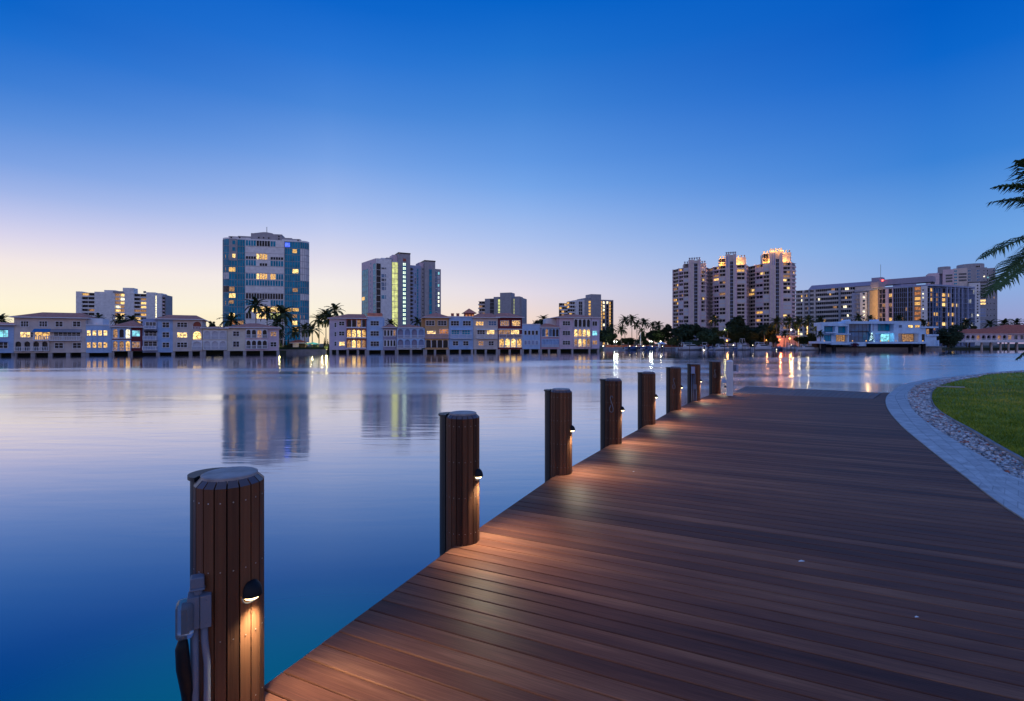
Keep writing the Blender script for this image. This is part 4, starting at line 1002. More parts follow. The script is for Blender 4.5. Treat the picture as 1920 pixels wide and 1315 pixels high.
gl = n.new('ShaderNodeBsdfGlossy'); gl.inputs['Color'].default_value = (1, .98, 1, 1); l.new(rough.outputs[0], gl.inputs['Roughness']); l.new(bp.outputs[0], gl.inputs['Normal'])
b.inputs['Specular IOR Level'].default_value = 0.
ms = n.new('ShaderNodeMixShader'); l.new(fr.outputs[0], ms.inputs[0]); l.new(b.outputs[0], ms.inputs[1]); l.new(gl.outputs[0], ms.inputs[2])
l.new(ms.outputs[0], n['Material Output'].inputs['Surface'])
mb = MB(); mb.add([(-2600, -60, 0), (2600, -60, 0), (2600, 900, 0), (-2600, 900, 0)], [(0, 1, 2, 3)])
tag(mb.build('water', 'water', loc=(0, 0, WATER)), kind='structure')


# ================================================================== trees
def crown_mesh(name, lobes, nq, size, mat, seed):
    rnd = random.Random(seed); mb = MB(); tot = sum(r[3] ** 2 for r in lobes)
    for cx, cy, cz, r in lobes:
        for _ in range(int(nq * r * r / tot)):
            d = Vector((rnd.gauss(0, 1), rnd.gauss(0, 1), rnd.gauss(0, 1))).normalized()
            p = Vector((cx, cy, cz)) + Vector((d.x * r, d.y * r, d.z * r * .8)) * (rnd.random() ** .35) * rnd.uniform(.85, 1.12)
            a = Vector((rnd.gauss(0, 1), rnd.gauss(0, 1), rnd.gauss(0, .6))).normalized(); c = a.orthogonal().normalized(); s_ = size * rnd.uniform(.5, 1.3)
            mb.add([p - a * s_, p + c * s_ * .45, p + a * s_, p - c * s_ * .45], [(0, 1, 2, 3)])
    me = mb.build(name, mat); d = me.data; COL.objects.unlink(me); bpy.data.objects.remove(me); return d


def mesh_only(mb, name, mats):
    o = mb.build(name, mats); d = o.data; bpy.data.objects.remove(o); return d


def child(name, data, parent, loc=(0, 0, 0), scale=(1, 1, 1)):
    o = bpy.data.objects.new(name, data); COL.objects.link(o); o.parent = parent; o.location = loc; o.scale = scale; return o


CROWNS = []
for sd, mt in ((1, 'foliage_dark'), (2, 'foliage_mid'), (3, 'foliage_dark'), (4, 'foliage_olive'), (5, 'foliage_mid')):
    rnd = random.Random(sd * 11); lobes = [(0, 0, 0, .62)]
    for k in range(11):
        a = k * 2.4; rr_ = rnd.uniform(.3, .72); lobes.append((math.cos(a) * rr_, math.sin(a) * rr_, rnd.uniform(-.5, .6), rnd.uniform(.22, .4)))
    CROWNS.append(crown_mesh('crown', lobes, 3000, .10, mt, sd))
tb = MB(); tb.tube([(0, 0, 0), (.06, .03, .4), (0, 0, .8)], [.07, .05, .035], 7)
for a in (0.4, 2.3, 4.4): tb.tube([(.04, .02, .45), (math.cos(a) * .25, math.sin(a) * .25, .8), (math.cos(a) * .5, math.sin(a) * .5, 1.15)], [.035, .025, .012], 5)
TRUNK = mesh_only(tb, 'trunk', 'bark')


def tree(px, py, rx, ry, d, label, k=0, base=LAND, name='broad_tree', group=None, cat='tree'):
    p = P(px, py, d); t = thing(name, label, cat, (p.x, p.y, base), group)
    k_ = d / FO; h = p.z - base; r = Vector((rx * k_ * 1.2, min(rx, ry * 1.4) * k_, ry * k_ * 1.5))
    h = max(r.z * .5, h - ry * k_ * .3)
    c = child('crown', CROWNS[k], t, (0, 0, h), r); c.rotation_euler = (0, 0, px)
    child('trunk', TRUNK, t, (0, 0, 0), (h * .8, h * .8, h * 1.0)); return t


for a in [(1137, 629, 19, 15, 268, 'dark rounded tree beside the pink end townhouse', 0), (1242, 629, 37, 14, 266, 'wide spreading green tree behind the white lamp pair', 1),
          (1287, 616, 28, 19, 278, 'tall dark tree in front of the first lobe of the condominium', 2), (1331, 627, 26, 17, 262, 'pale green bushy tree in front of the second lobe of the condominium', 4),
          (1381, 615, 30, 20, 276, 'very dark broad tree under the middle lobe of the condominium', 0), (1431, 617, 30, 19, 277, 'dark broad tree under the highest lobe of the condominium', 2),
          (1392, 633, 34, 11, 266, 'low wide tree behind the moored cruiser', 1), (1450, 635, 11, 8, 262, 'small round tree against the orange floodlit wall', 0), (1504, 635, 12, 9, 258, 'small dark bushy tree beside the two tall glowing tubes', 2),
          (1523, 633, 10, 8, 256, 'olive green bush tree at the end of the modern villa', 3), (1778, 629, 25, 19, 247, 'dense dark mangrove-like tree between the two villas', 0),
          (1817, 622, 21, 13, 278, 'olive tree rising behind the arcaded villa roof', 3), (1905, 612, 26, 7, 292, 'low dark tree line clump behind the red villa roof', 2),
          (398, 608, 11, 6, 185, 'olive tree top showing over the low cream townhouse', 3), (1195, 640, 15, 5, 259, 'low green lamp-lit bush on the marina lawn', 4), (592, 650, 9, 4.2, 176, 'bright green lit shrub at the palm gap', 4),
          (1012, 605, 14, 6, 240, 'dark tree top over the plain pale blue townhouse', 0), (615, 652, 5, 6, 175, 'dark shrub against the lavender and red townhouse', 2), (535, 653, 6, 5, 174, 'yellow-green lit shrub beside the cream corner townhouse', 3),
          (1262, 640, 16, 8, 258, 'dark shrubbery behind the largest yacht', 0), (1300, 641, 18, 8, 257, 'dark shrubbery at the foot of the first condominium lobe', 2), (1352, 642, 18, 7, 257, 'dark shrubbery behind the low white cruiser', 0), (1415, 641, 22, 8, 258, 'dark shrubbery left of the small yellow-lit palm', 2), (1178, 637, 13, 8, 265, 'dark bushes below the tall marina palms', 2), (1205, 633, 11, 9, 268, 'dark bushy tree behind the tall white pole', 0), (1224, 624, 13, 11, 272, 'dark tree under the palms rising behind the wide green tree', 2), (1252, 616, 16, 8, 274, 'dark tree top between the wide green tree and the condominium', 0),
          (1160, 642, 9, 6, 264, 'dark shrub under the low palm of the marina pair', 0), (1216, 643, 12, 6, 263, 'dark bush under the lone slim palm', 2),
          (232, 603, 14, 6, 172, 'dark bushy tree behind the dark red townhouse', 2)]:
    tree(*a)
p = P(1603.3, 640.5, 237); t = thing('flowering_shrub', 'dark red bougainvillea on the terrace wall of the modern villa', 'shrub', (p.x, p.y, -.2))
child('foliage', crown_mesh('foliage', [(0, 0, 0, .8), (.6, .1, -.1, .6), (-.6, 0, -.1, .6)], 900, .12, 'bougainvillea', 9), t, (0, 0, 1.4), (1.7, 1.2, 1.5)); child('stem', TRUNK, t, (0, 0, 0), (.6, .6, 1.2))
for i, (px, h) in enumerate(((526.5, 4.6), (534, 4.3), (540.5, 4.4), (608.5, 4.1), (614.5, 3.6))):
    p = V2(px, 174); t = thing('cypress', ('slim dark cypress against the cream corner townhouse', 'slim dark cypress, second from the cream corner townhouse', 'slim dark cypress touching the pool hut', 'slim dark cypress among the lit palm trunks', 'slim dark cypress touching the lavender townhouse')[i], 'cypress', (p.x, p.y, LAND))
    child('foliage', crown_mesh('foliage', [(0, 0, .15 * k + .1, .2 - .024 * k) for k in range(7)], 900, .05, 'cypress', 30 + i), t, (0, 0, 0), (2.6, 2.6, h)); child('trunk', TRUNK, t, (0, 0, 0), (1, 1, .6))


def palm_crown(seed, nf, L, nl, mat='palm_leaf', lw=.055, droop=1.):
    rnd = random.Random(seed); mb = MB()
    for i in range(nf):
        az = i * 2.39996 + rnd.uniform(-.2, .2); el = R(78 - 110 * (i + .5) / nf + rnd.uniform(-8, 8)); l_ = L * rnd.uniform(.85, 1.1)
        h = Vector((math.cos(az), math.sin(az), 0)); p = Vector((0, 0, 0)); pts = []
        for k in range(9):
            pts.append(p.copy()); e = el - (k / 8) ** 1.3 * R(75) * droop
            p = p + (h * math.cos(e) + Vector((0, 0, math.sin(e)))) * l_ / 8
        frond(mb, pts, nl, l_ * .24, lw * L / 3.2, rnd)
    return mb


def frond(mb, pts, nl, ll, lw, rnd, hang=.5):
    n_ = len(pts) - 1
    mb.tube(pts, [.035 * (1 - .8 * i / n_) * ll / .75 + .004 for i in range(n_ + 1)], 4)
    for j in range(nl):
        t = .12 + .86 * j / (nl - 1); f_ = t * n_; i = min(n_ - 1, int(f_)); q = pts[i].lerp(pts[i + 1], f_ - i)
        d = (pts[i + 1] - pts[i]).normalized(); sd = d.cross(Vector((0, 0, 1)))
        sd = sd.normalized() if sd.length > .05 else d.orthogonal().normalized(); up = sd.cross(d)
        w = math.sin(math.pi * min(1, t * .8 + .18)) ** .6
        for s_ in (-1, 1):
            l_ = ll * w * rnd.uniform(.65, 1.15); dr = (d * rnd.uniform(.45, .7) + sd * s_ * .8 + up * rnd.uniform(.05, .25)).normalized()
            e1 = q + dr * l_ * .55; e2 = e1 + (dr * .6 - Vector((0, 0, hang * rnd.uniform(.3, 1.6)))).normalized() * l_ * rnd.uniform(.35, .6)
            c = d * lw * .5
            mb.add([q - c, q + c, e1 + c * .9, e1 - c * .9, e2], [(0, 1, 2, 3), (3, 2, 4)])


PALMS = [mesh_only(palm_crown(s_, nf, 3.3, 16, lw=.24), 'crown', 'palm_leaf') for s_, nf in ((1, 24), (2, 20), (3, 26), (4, 22))]
tb = MB(); tb.tube([(.0, 0, 0), (.03, 0, .15), (.1, 0, .5), (.04, 0, .8), (0, 0, 1)], [.28, .2, .16, .14, .16], 7); PTRUNK = mesh_only(tb, 'trunk', 'palm_bark')


def palm(px, py, d, label, cs=1., k=0, group=None):
    p = P(px, py, d); t = thing('palm_tree', label, 'palm', (p.x, p.y, LAND), group, px)
    h = p.z - LAND; child('trunk', PTRUNK, t, (0, 0, 0), (1, 1, h)); child('crown', PALMS[k], t, (0, 0, h - .1), (cs * 1.38, cs * 1.38, cs * 1.3)); return t


for i, a in enumerate([
        (480, 573, 196, 'tallest palm in front of the teal glass tower', 1.15), (501, 587, 192, 'palm just right of the tallest one before the teal glass tower', 1.), (530, 588, 190, 'full palm at the right corner of the teal glass tower', 1.25), (434, 602, 188, 'low spreading palm at the left foot of the teal glass tower', 1.1),
        (520, 606, 178, 'low palm crown over the roof end of the cream corner townhouse', 1.), (185, 596, 175, 'small palm over the roof terrace of the pale blue flat-roofed townhouse', .6), (225, 599, 176, 'dark palm crown under the lit stairwell of the white slab', .75), (248, 601, 177, 'dark palm crown between the red townhouse roof and the white slab', .75), (2, 600, 190, 'palm at the left picture edge above the blue townhouse', .8),
        (628, 583, 205, 'tallest palm of the gap cluster, over the lavender townhouse roof', 1.15), (611, 591, 203, 'leaning palm of the gap cluster with drooping fronds', 1.05), (598, 600, 200, 'palm of the gap cluster furthest from the lavender townhouse', .95), (618, 600, 196, 'lower palm in the gap cluster touching the lavender townhouse', 1.), (585, 618, 178, 'short palm with a brightly lit trunk in the gap', .95), (553, 622, 182, 'small lit palm behind the pool hut', .75), (571, 618, 184, 'dark short palm at the right foot of the teal glass tower', .9), (525, 624, 175, 'small lit palm at the edge of the cream corner townhouse', .55),
        (783, 604, 225, 'palm at the foot of the stepped tower beside the tan townhouse', .9), (733, 607, 224, 'palm crown over the narrow mauve townhouse', .8), (1019, 599, 235, 'palm crown over the pink two-storey townhouse', .8),
        (1172, 601, 268, 'tall palm against the peach sky, first of the marina pair', 1.), (1185, 600, 266, 'tall palm with a lit trunk against the peach sky', 1.05), (1208, 605, 268, 'lone slim palm against the peach sky beside the white pole', .9), (1194, 609, 270, 'shorter palm between the marina pair and the slim palm', .9), (1165, 618, 262, 'low palm left of the marina pair', .9), (1224, 612, 272, 'palm rising behind the wide green tree', .9), (1234, 610, 274, 'second palm rising behind the wide green tree', .9), (1203, 621, 264, 'small low palm beside the tall white pole', .7), (1146, 615, 270, 'palm above the dark rounded tree near the pink end townhouse', .8),
        (1340, 600, 270, 'palm in the recess between the first two condominium lobes', .95), (1456, 605, 262, 'palm in front of the highest lobe of the condominium', 1.1), (1480, 603, 268, 'palm directly above the warm star-like lamp', 1.1), (1499, 605, 266, 'palm above the first tall glowing tube', 1.05), (1516, 602, 266, 'palm above the second tall glowing tube', 1.05), (1532, 610, 258, 'palm at the corner of the modern villa', .9), (1433, 620, 258, 'small yellow-lit palm behind the cruiser', .7), (1470, 626, 257, 'small dark palm against the orange floodlit wall', .65), (1364, 621, 258, 'small yellow-lit palm behind the tower boat', .7), (1491, 611, 272, 'dark palm crown before the long apartment slab', .9),
        (1538, 601, 278, 'palm over the left roof end of the modern villa', .9), (1610, 597, 276, 'palm over the villa roof before the dark-glazed block', .9), (1632, 598, 277, 'palm over the villa roof under the tan end wall', .8), (1686, 598, 276, 'palm over the villa roof beside its second chimney', .9), (1731, 606, 274, 'palm at the right shoulder of the modern villa', .95), (1538, 626, 238.5, 'small low palm on the left terrace of the modern villa', .6), (1856, 608, 285, 'palm at the foot of the round-topped tower', 1.), (1883, 607, 288, 'palm right of the round-topped tower above the red roof', 1.05), (1906, 606, 290, 'palm above the red roof nearest the picture edge', 1.05), (1812, 606, 286, 'palm over the left end of the red villa roof', 1.)]):
    palm(*a[:4], cs=a[4], k=i % 4)

# the lit bit of garden in the gap
for px, py, d, lab, pw, col in ((586, 652, 176.5, 'garden uplight at the foot of the short bright palm', 900, (1., .78, .35)), (555, 640, 180, 'garden uplight behind the pool hut roof', 350, (1., .8, .4)), (606, 653, 177, 'garden uplight among the gap cluster trunks', 1100, (1., .75, .3)), (526, 655, 173.5, 'garden uplight beside the cream corner townhouse', 260, (1., .85, .35)), (613, 655, 174, 'garden uplight against the lavender townhouse', 260, (1., .85, .35)), (597, 646, 190, 'garden uplight deep in the palm gap', 1500, (1., .7, .3))):
    p = P(px, py, d); t = thing('garden_light', lab, 'garden light', (p.x, p.y, LAND)); mb = MB(); mb.lathe([(.12, 0), (.16, .1), (.22, .3)], 8); mb.build('housing', 'dark_metal', t); mb = MB(); mb.lathe([(.2, .301), (.19, .33)], 8); mb.build('lens', 'lit_lamp', t)
    lamp_light('bulb', t, (0, -.6, .9), pw, col, .25)
p = P(587, 648, 175.5); t = thing('umbrella', 'turquoise lit parasol at the palm gap poolside', 'umbrella', (p.x, p.y, LAND))
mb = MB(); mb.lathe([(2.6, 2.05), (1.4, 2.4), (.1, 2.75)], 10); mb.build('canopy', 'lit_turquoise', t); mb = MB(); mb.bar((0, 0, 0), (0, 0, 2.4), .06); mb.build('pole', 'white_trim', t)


# ================================================================== marina
def hull_mb(L_, B_, H_):
    mb = MB(); st = 10; rows = []
    for i in range(st):
        t = i / (st - 1); w = B_ / 2 * (1 - max(0, (t - .4) / .6) ** 2.2) * (.9 + .1 * min(1, t * 4)); sheer = H_ * (1 + .28 * t * t); x = -L_ / 2 + L_ * t
        rows.append([(x, -w, sheer), (x + .02 * L_ * t, -w * .86, H_ * .35), (x - .06 * L_ * t, 0, -.25 + .3 * t * t), (x + .02 * L_ * t, w * .86, H_ * .35), (x, w, sheer)])
    vs = [v for r_ in rows for v in r_]; fs = [(i * 5 + k, (i + 1) * 5 + k, (i + 1) * 5 + k + 1, i * 5 + k + 1) for i in range(st - 1) for k in range(4)]
    fs += [(i * 5 + 4, (i + 1) * 5 + 4, (i + 1) * 5, i * 5) for i in range(st - 1)] + [(0, 1, 2, 3, 4)]
    mb.add(vs, fs); return mb


def wedge(mb, x0, x1, w, z0, z1, s0, s1, mi=0, tw=.8):
    mb.hexa([(x0, -w, z0), (x1, -w, z0), (x1, w, z0), (x0, w, z0), (x0 + s0, -w * tw, z1), (x1 - s1, -w * tw, z1), (x1 - s1, w * tw, z1), (x0 + s0, w * tw, z1)], mi)


def open_boat(label, hull='hull_white', top=True, canvas='boat_canvas', L_=7.2):
    t = thing('motorboat', label, 'boat'); hull_mb(L_, 2.4, 1.).build('hull', hull, t)
    mb = MB(); wedge(mb, -1.1, .5, .55, 1.01, 2., .1, .5); mb.build('console', 'hull_white', t); mb = MB(); wedge(mb, .1, .52, .5, 1.9, 2.45, .2, .12); mb.build('windscreen', 'boat_glass', t)
    if top:
        mb = MB(); mb.box(-1.5, 1., -1., 1., 2.95, 3.05); [mb.bar((x, y, 1.), (x * .8, y * .9, 2.95), .045, 5) for x in (-1.2, .7) for y in (-.8, .8)]; mb.build('hardtop', 'hull_white', t)
    else:
        mb = MB(); wedge(mb, -3., 2.2, 1.1, 1.06, 1.7, .4, 1.4); mb.build('canvas_cover', canvas, t)
    mb = MB(); [wedge(mb, -L_ / 2 - .55, -L_ / 2 - .02, .22, .5, 1.75, .1, .1) for _ in (0,)]; mb.build('outboard', 'engine_black', t); return t


def cruiser(label, L_=9.5, tower=False, flyb=False):
    t = thing('cabin_cruiser', label, 'boat'); hull_mb(L_, 3.2, 1.35).build('hull', 'hull_white', t)
    mb = MB(); wedge(mb, -L_ * .22, L_ * .3, 1.3, 1.4, 2.7, .3, 2.2); c = mb.build('cabin', 'hull_white', t); mb = MB(); wedge(mb, -L_ * .19, L_ * .24, 1.33, 1.85, 2.5, .2, 1.4, 0, .9); mb.build('window_band', 'boat_glass', c)
    mb = MB(); wedge(mb, -L_ * .3, L_ * .04, 1.15, 3.3, 3.42, .05, .05); [mb.bar((x, y, 2.6), (x, y * .9, 3.3), .05, 5) for x in (-L_ * .25, L_ * .02) for y in (-1, 1)]; mb.build('hardtop', 'hull_white' if not tower else 'boat_canvas', t)
    mb = MB(); mb.tube([(-L_ * .3, -1, 1.5), (-L_ * .27, -.95, 3.6), (-L_ * .27, .95, 3.6), (-L_ * .3, 1, 1.5)], .08, 5); mb.build('radar_arch', 'white_trim', t)
    if tower:
        mb = MB(); [mb.bar((x, y, 1.4), (x * .5 - .4, y * .6, 5.6), .06, 5) for x in (-1.5, 1.2) for y in (-1, 1)]; mb.box(-1.2, .5, -.7, .7, 5.5, 5.62); mb.build('tower', 'white_trim', t)
    return t


protos = [open_boat('x'), open_boat('x', 'hull_blue', False), open_boat('x', 'hull_white', False), cruiser('x'), cruiser('x', 8.6, True), cruiser('x', 13.)]
used = set()
for px, d, k, rz, label, sc in [
        (1181, 249, 2, .3, 'small covered motorboat at the left end of the marina', .95), (1191, 247, 1, .5, 'navy hulled covered motorboat second from the left end of the marina', 1.), (1201, 249, 0, .9, 'white open boat with hardtop below the tall white pole', .95), (1211, 246, 2, .4, 'white covered motorboat left of the white lamp pair', 1.), (1222, 245, 1, .7, 'navy hulled motorboat below the white lamp pair', 1.1), (1231, 248, 2, 1.2, 'white covered motorboat beside the little dock house', .9),
        (1294, 247, 5, .1, 'largest white yacht with hardtop at the middle of the marina', 1.05), (1321, 244, 0, 1.2, 'white open boat with hardtop just right of the largest yacht', 1.25), (1333, 246, 2, .8, 'pale covered motorboat second right of the largest yacht', .9), (1353, 246, 3, .2, 'low white cruiser left of the tower boat', .85), (1393, 246, 4, .35, 'fishing boat with blue canvas top and tuna tower', 1.), (1378, 243, 1, 1.3, 'small navy boat tied left of the tower boat', .8),
        (1429, 245, 3, .25, 'sleek white cruiser with a raked cabin at the middle right of the marina', 1.1), (1462, 248, 1, .6, 'navy covered boat right of the sleek cruiser', .9), (1486, 247, 3, .1, 'white cruiser below the orange floodlight', .95), (1514, 243, 5, .05, 'white cabin yacht moored beside the modern villa', .8)]:
    p = V2(px, d)
    if k not in used:
        o = protos[k]; used.add(k); o.location = (p.x, p.y, WATER); o.rotation_euler = (0, 0, rz); o.scale = (sc,) * 3; o['label'] = label; o['group'] = 'boats moored in the marina'
    else: dup(protos[k], (p.x, p.y, WATER), label, rz, sc, 'boats moored in the marina')
# docks, kiosk and piles
a, b_ = V2(1176, 251.5), V2(1512, 251.5); m_ = (a + b_) / 2; L_ = (b_ - a).length
t = thing('marina_dock', 'long low timber dock behind the moored boats', 'dock', (m_.x, m_.y, WATER)); mb = MB(); mb.box(-L_ / 2, L_ / 2, -.7, .7, .75, .9); mb.build('walkway', 'dock_timber', t)
for i in range(9):
    x = -L_ / 2 + L_ * (i + .5) / 9; mb = MB(); mb.box(x - .4, x + .4, -7., -.702, .76, .88); mb.build('finger_pier', 'dock_timber', t)
p = V2(1240, 249.5); t = thing('dock_house', 'little pale dock house with a pyramid roof among the covered boats', 'dock house', (p.x, p.y, WATER))
mb = MB(); mb.box(-1.3, 1.3, -1.1, 1.1, .9, 3.1); mb.build('wall', 'lavender', t); mb = MB(); mb.lathe([(2.5, 3.1), (2.3, 3.25), (.1, 4.2)], 4); o = mb.build('roof', 'sky_blue', t); o.rotation_euler = (0, 0, R(45)); mb = MB(); mb.box(-.5, .5, -1.14, -1.101, .95, 2.8); mb.build('door', 'dark_glass', t)
mb = MB(); mb.lathe([(.17, 0), (.16, 3.2), (.19, 3.2), (.03, 3.5)], 7); PILE = mesh_only(mb, 'mooring_pile', 'pile_grey')
rp = random.Random(5)
for i in range(34):
    px = 1172 + (1518 - 1172) * (i + rp.uniform(.1, .9)) / 34; p = V2(px, rp.uniform(240, 250))
    o = bpy.data.objects.new('mooring_pile', PILE); COL.objects.link(o); o.location = (p.x, p.y, WATER - .4); o.scale = (1, 1, rp.uniform(.85, 1.35))
    tag(o, 'thin grey mooring pile standing in the water among the marina boats', 'pile', 'mooring piles of the marina')


def lamp(name, px, py, d, label, mat, pw, col, base=LAND, r=.3, cat='street lamp', group=None):
    p = P(px, py, d); t = thing(name, label, cat, (p.x, p.y, base), group); h = p.z - base
    mb = MB(); mb.lathe([(.14, 0), (.08, .4), (.06, max(.5, h - r))], 7); mb.build('pole', 'dark_metal', t)
    mb = MB(); mb.ball((0, 0, h), r, 8); mb.build('globe', mat, t)
    if pw: lamp_light('bulb', t, (0, -.8, h), pw, col, .3)


lamp('street_lamp', 1151.6, 640.8, 256, 'bright white marina lamp, first of the star-like pair near the end townhouse', 'lit_lamp_white', 500, (.85, 1., .8), r=.19)
lamp('street_lamp', 1156.3, 640.8, 256, 'bright white marina lamp, second of the star-like pair near the end townhouse', 'lit_lamp_white', 500, (.85, 1., .8), r=.18)
lamp('street_lamp', 1218.3, 640.6, 254, 'bright white lamp, first of the pair in front of the wide green tree', 'lit_lamp_white', 350, (.85, 1., .8), r=.16)
lamp('street_lamp', 1221.8, 640.6, 254, 'bright white lamp, second of the pair in front of the wide green tree', 'lit_lamp_white', 350, (.85, 1., .8), r=.16)
lamp('street_lamp', 1238.8, 640.5, 256, 'single cream lamp above the little dock house', 'lit_lamp', 120, (1., .9, .6), r=.25)
lamp('street_lamp', 1483.5, 618.5, 262, 'high warm star-like lamp among the marina palms', 'lit_lamp', 900, (1., .7, .35), r=.3)
lamp('street_lamp', 1480.7, 635, 262, 'strong orange floodlight lamp near the long apartment slab', 'lit_lamp_orange', 1500, (1., .36, .06), r=.3)
lamp('street_lamp', 1462, 637, 268, 'orange lamp half hidden by the small round tree', 'lit_lamp_orange', 1800, (1., .3, .08), r=.2)
lamp('street_lamp', 1358.5, 618.3, 259, 'small white lamp on a tall pole above the yellow-lit palm', 'lit_lamp', 250, (.9, .95, .4), r=.16)
lamp('street_lamp', 1363, 639, 256, 'low orange lamp left of the tower boat', 'lit_lamp_orange', 350, (1., .45, .12), r=.3)
lamp('street_lamp', 1437, 638, 258, 'low orange lamp behind the sleek cruiser', 'lit_lamp_orange', 450, (1., .35, .1), r=.16)
for px, y0, y1, lab in ((1497, 617, 628, 'tall warm glowing tube for a lit palm trunk, nearer the orange floodlight'), (1513.6, 611.5, 627, 'tallest warm glowing tube for a lit palm trunk, beside the modern villa')):
    p = P(px, y1, 258); q = P(px, y0, 258); t = thing('lit_trunk_tube', lab, 'glowing tube', (p.x, p.y, LAND)); mb = MB(); mb.lathe([(.2, 0), (.18, p.z - LAND)], 7); mb.build('pole', 'white_trim', t); mb = MB(); mb.lathe([(.22, p.z - LAND + .01), (.2, q.z - LAND)], 8); mb.build('tube', 'lit_bright', t); lamp_light('bulb', t, (0, -.7, q.z - LAND - 1), 350, (1., .75, .4), .3)  # glowing tubes on poles stand in for lit palm trunks
p = P(1200.7, 625, 256); t = thing('flag_pole', 'tall white pole on the marina lawn', 'pole', (p.x, p.y, LAND)); mb = MB(); mb.lathe([(.17, 0), (.12, p.z - LAND), (.2, p.z - LAND + .05), (.05, p.z - LAND + .25)], 7); mb.build('shaft', 'white_trim', t)
for i, (px, py, lab) in enumerate(((1131, 649.3, 'small dock light beside the pink end townhouse'), (1181, 649, 'small dock light above the leftmost covered boat'), (1193, 649.3, 'small dock light above the navy boat near the marina end'), (1206, 649.4, 'small dock light right of the tall white pole'), (1223, 649.6, 'small dock light below the white lamp pair'), (1242, 649.6, 'small dock light on the front of the little dock house'), (1375, 647.5, 'small dock light left of the tower boat'), (1411.6, 647.6, 'small dock light left of the sleek cruiser'), (1483.7, 647, 'small dock light on the cruiser below the orange floodlight'), (1319.5, 657, 'low dock light at the water right of the largest yacht'), (1456, 655.4, 'low dock light at the water right of the sleek cruiser'), (1512, 657.8, 'low dock light at the water before the cabin yacht'))):
    lamp('dock_light', px, py, 239.5, lab, 'lit_lamp', 0, (1, 1, 1), WATER - .3, .10 + .05 * (i % 3 == 0), 'dock light')
# floodlit building foot behind the palms
f = bld('garden_building', 'low wall of the floodlit building glowing orange behind the marina palms', 'wall', V2(1455, 272), V2(1500, 272), ID); f.part('wall', 'pink_paint', 0, f.len, -4, 0, 0, 6.2); f.part('coping', 'white_trim', -.1, f.len + .1, -4.1, .15, 6.202, 6.5)
# ================================================================== the dock
EDGE = [(-3.6, -3.), (-2.35, .1), G(523.7, 1264), G(797, 1063.8), G(903, 986.6), G(1029.7, 899), G(1131, 841), G(1200, 803.8), G(1253, 774), G(1297, 753.8), G(1337, 738)]
EDGE = [Vector((p[0], p[1])) for p in EDGE]
BD = Vector((.905, -.425)).normalized(); BN = Vector((-BD.y, BD.x))


def cat(pts, k=6):
    """a smooth line through the points"""
    pts = [Vector(p[:2]) for p in pts]; out = []
    for i in range(len(pts) - 1):
        a, b, c, d = pts[max(0, i - 1)], pts[i], pts[i + 1], pts[min(len(pts) - 1, i + 2)]
        for j in range(k):
            t = j / k
            out.append(.5 * ((2 * b) + (c - a) * t + (2 * a - 5 * b + 4 * c - d) * t * t + (3 * b - a - 3 * c + d) * t ** 3))
    return out + [pts[-1]]


COPE_OUT = cat([(4.3, -3), (4.25, 0), (4.45, 3.2), G(1920, 975), G(1801.8, 889), G(1740, 841), G(1689, 798), G(1664, 767), G(1661, 747), G(1672.5, 734.5), G(1697.8, 720.5), G(1759.6, 709), G(1830, 702), G(1920, 694.5), (60, 47)])
COPE_IN = cat([(5.5, -3), (5.4, 0), (5.45, 3.2), G(1920, 903), G(1858, 866.7), G(1801.8, 834), G(1745.6, 797.8), G(1711.8, 769.7), G(1702, 747), G(1704.8, 734.5), G(1723, 721.5), G(1768, 711.2), G(1830, 704.4), G(1920, 696.2), (60, 45)])
GRAV_IN = cat([(7.2, -3), (7., 0), (6.9, 3.2), G(1960, 892), G(1920, 866.7), G(1872, 840), G(1815.9, 806), G(1773.7, 781), G(1751, 761), G(1745.6, 741.5), G(1754, 729), G(1779, 718.2), G(1830, 708.3), G(1920, 698.6), (60, 41)])
PL = [Vector(p[:2]) for p in (G(1373, 736.7), G(1634.5, 749.4), G(1654, 736.2), G(1398, 724))]   # the end platform


def xy(p): return Vector((p.dot(BD), p.dot(BN)))


EL = [xy(p) for p in EDGE]; CR = [xy(p) for p in COPE_OUT]
yP = (xy(PL[0]).y + xy(PL[1]).y) / 2
EL2 = [xy(PL[1]), xy(PL[2])]


def at_y(poly, y):
    for a, b in zip(poly, poly[1:]):
        if a.y <= y <= b.y: return a.x + (b.x - a.x) * (y - a.y) / (b.y - a.y)
    return None


m, n, l, b = nt('decking')
at = n.new('ShaderNodeAttribute'); at.attribute_name = 'tint'; tc = n.new('ShaderNodeTexCoord')
cm = n.new('ShaderNodeCombineXYZ'); l.new(at.outputs['Fac'], cm.inputs[2]); sc_ = n.new('ShaderNodeVectorMath'); sc_.operation = 'MULTIPLY_ADD'; l.new(tc.outputs['Object'], sc_.inputs[0]); sc_.inputs[1].default_value = (.55, 5.5, 1.); mu = n.new('ShaderNodeVectorMath'); mu.operation = 'SCALE'; mu.inputs['Scale'].default_value = 91.; l.new(cm.outputs[0], mu.inputs[0]); l.new(mu.outputs[0], sc_.inputs[2])
nz = n.new('ShaderNodeTexNoise'); nz.inputs['Scale'].default_value = 1.; nz.inputs['Detail'].default_value = 4; nz.inputs['Roughness'].default_value = .6; l.new(sc_.outputs[0], nz.inputs['Vector'])
mixv = n.new('ShaderNodeMath'); mixv.operation = 'MULTIPLY_ADD'; l.new(at.outputs['Fac'], mixv.inputs[0]); mixv.inputs[1].default_value = .33; l.new(nz.outputs['Fac'], mixv.inputs[2])
cr = n.new('ShaderNodeValToRGB'); e = cr.color_ramp.elements; e[0].position = .38; e[0].color = (.092, .035, .025, 1); e[1].position = .95; e[1].color = (.34, .140, .078, 1)
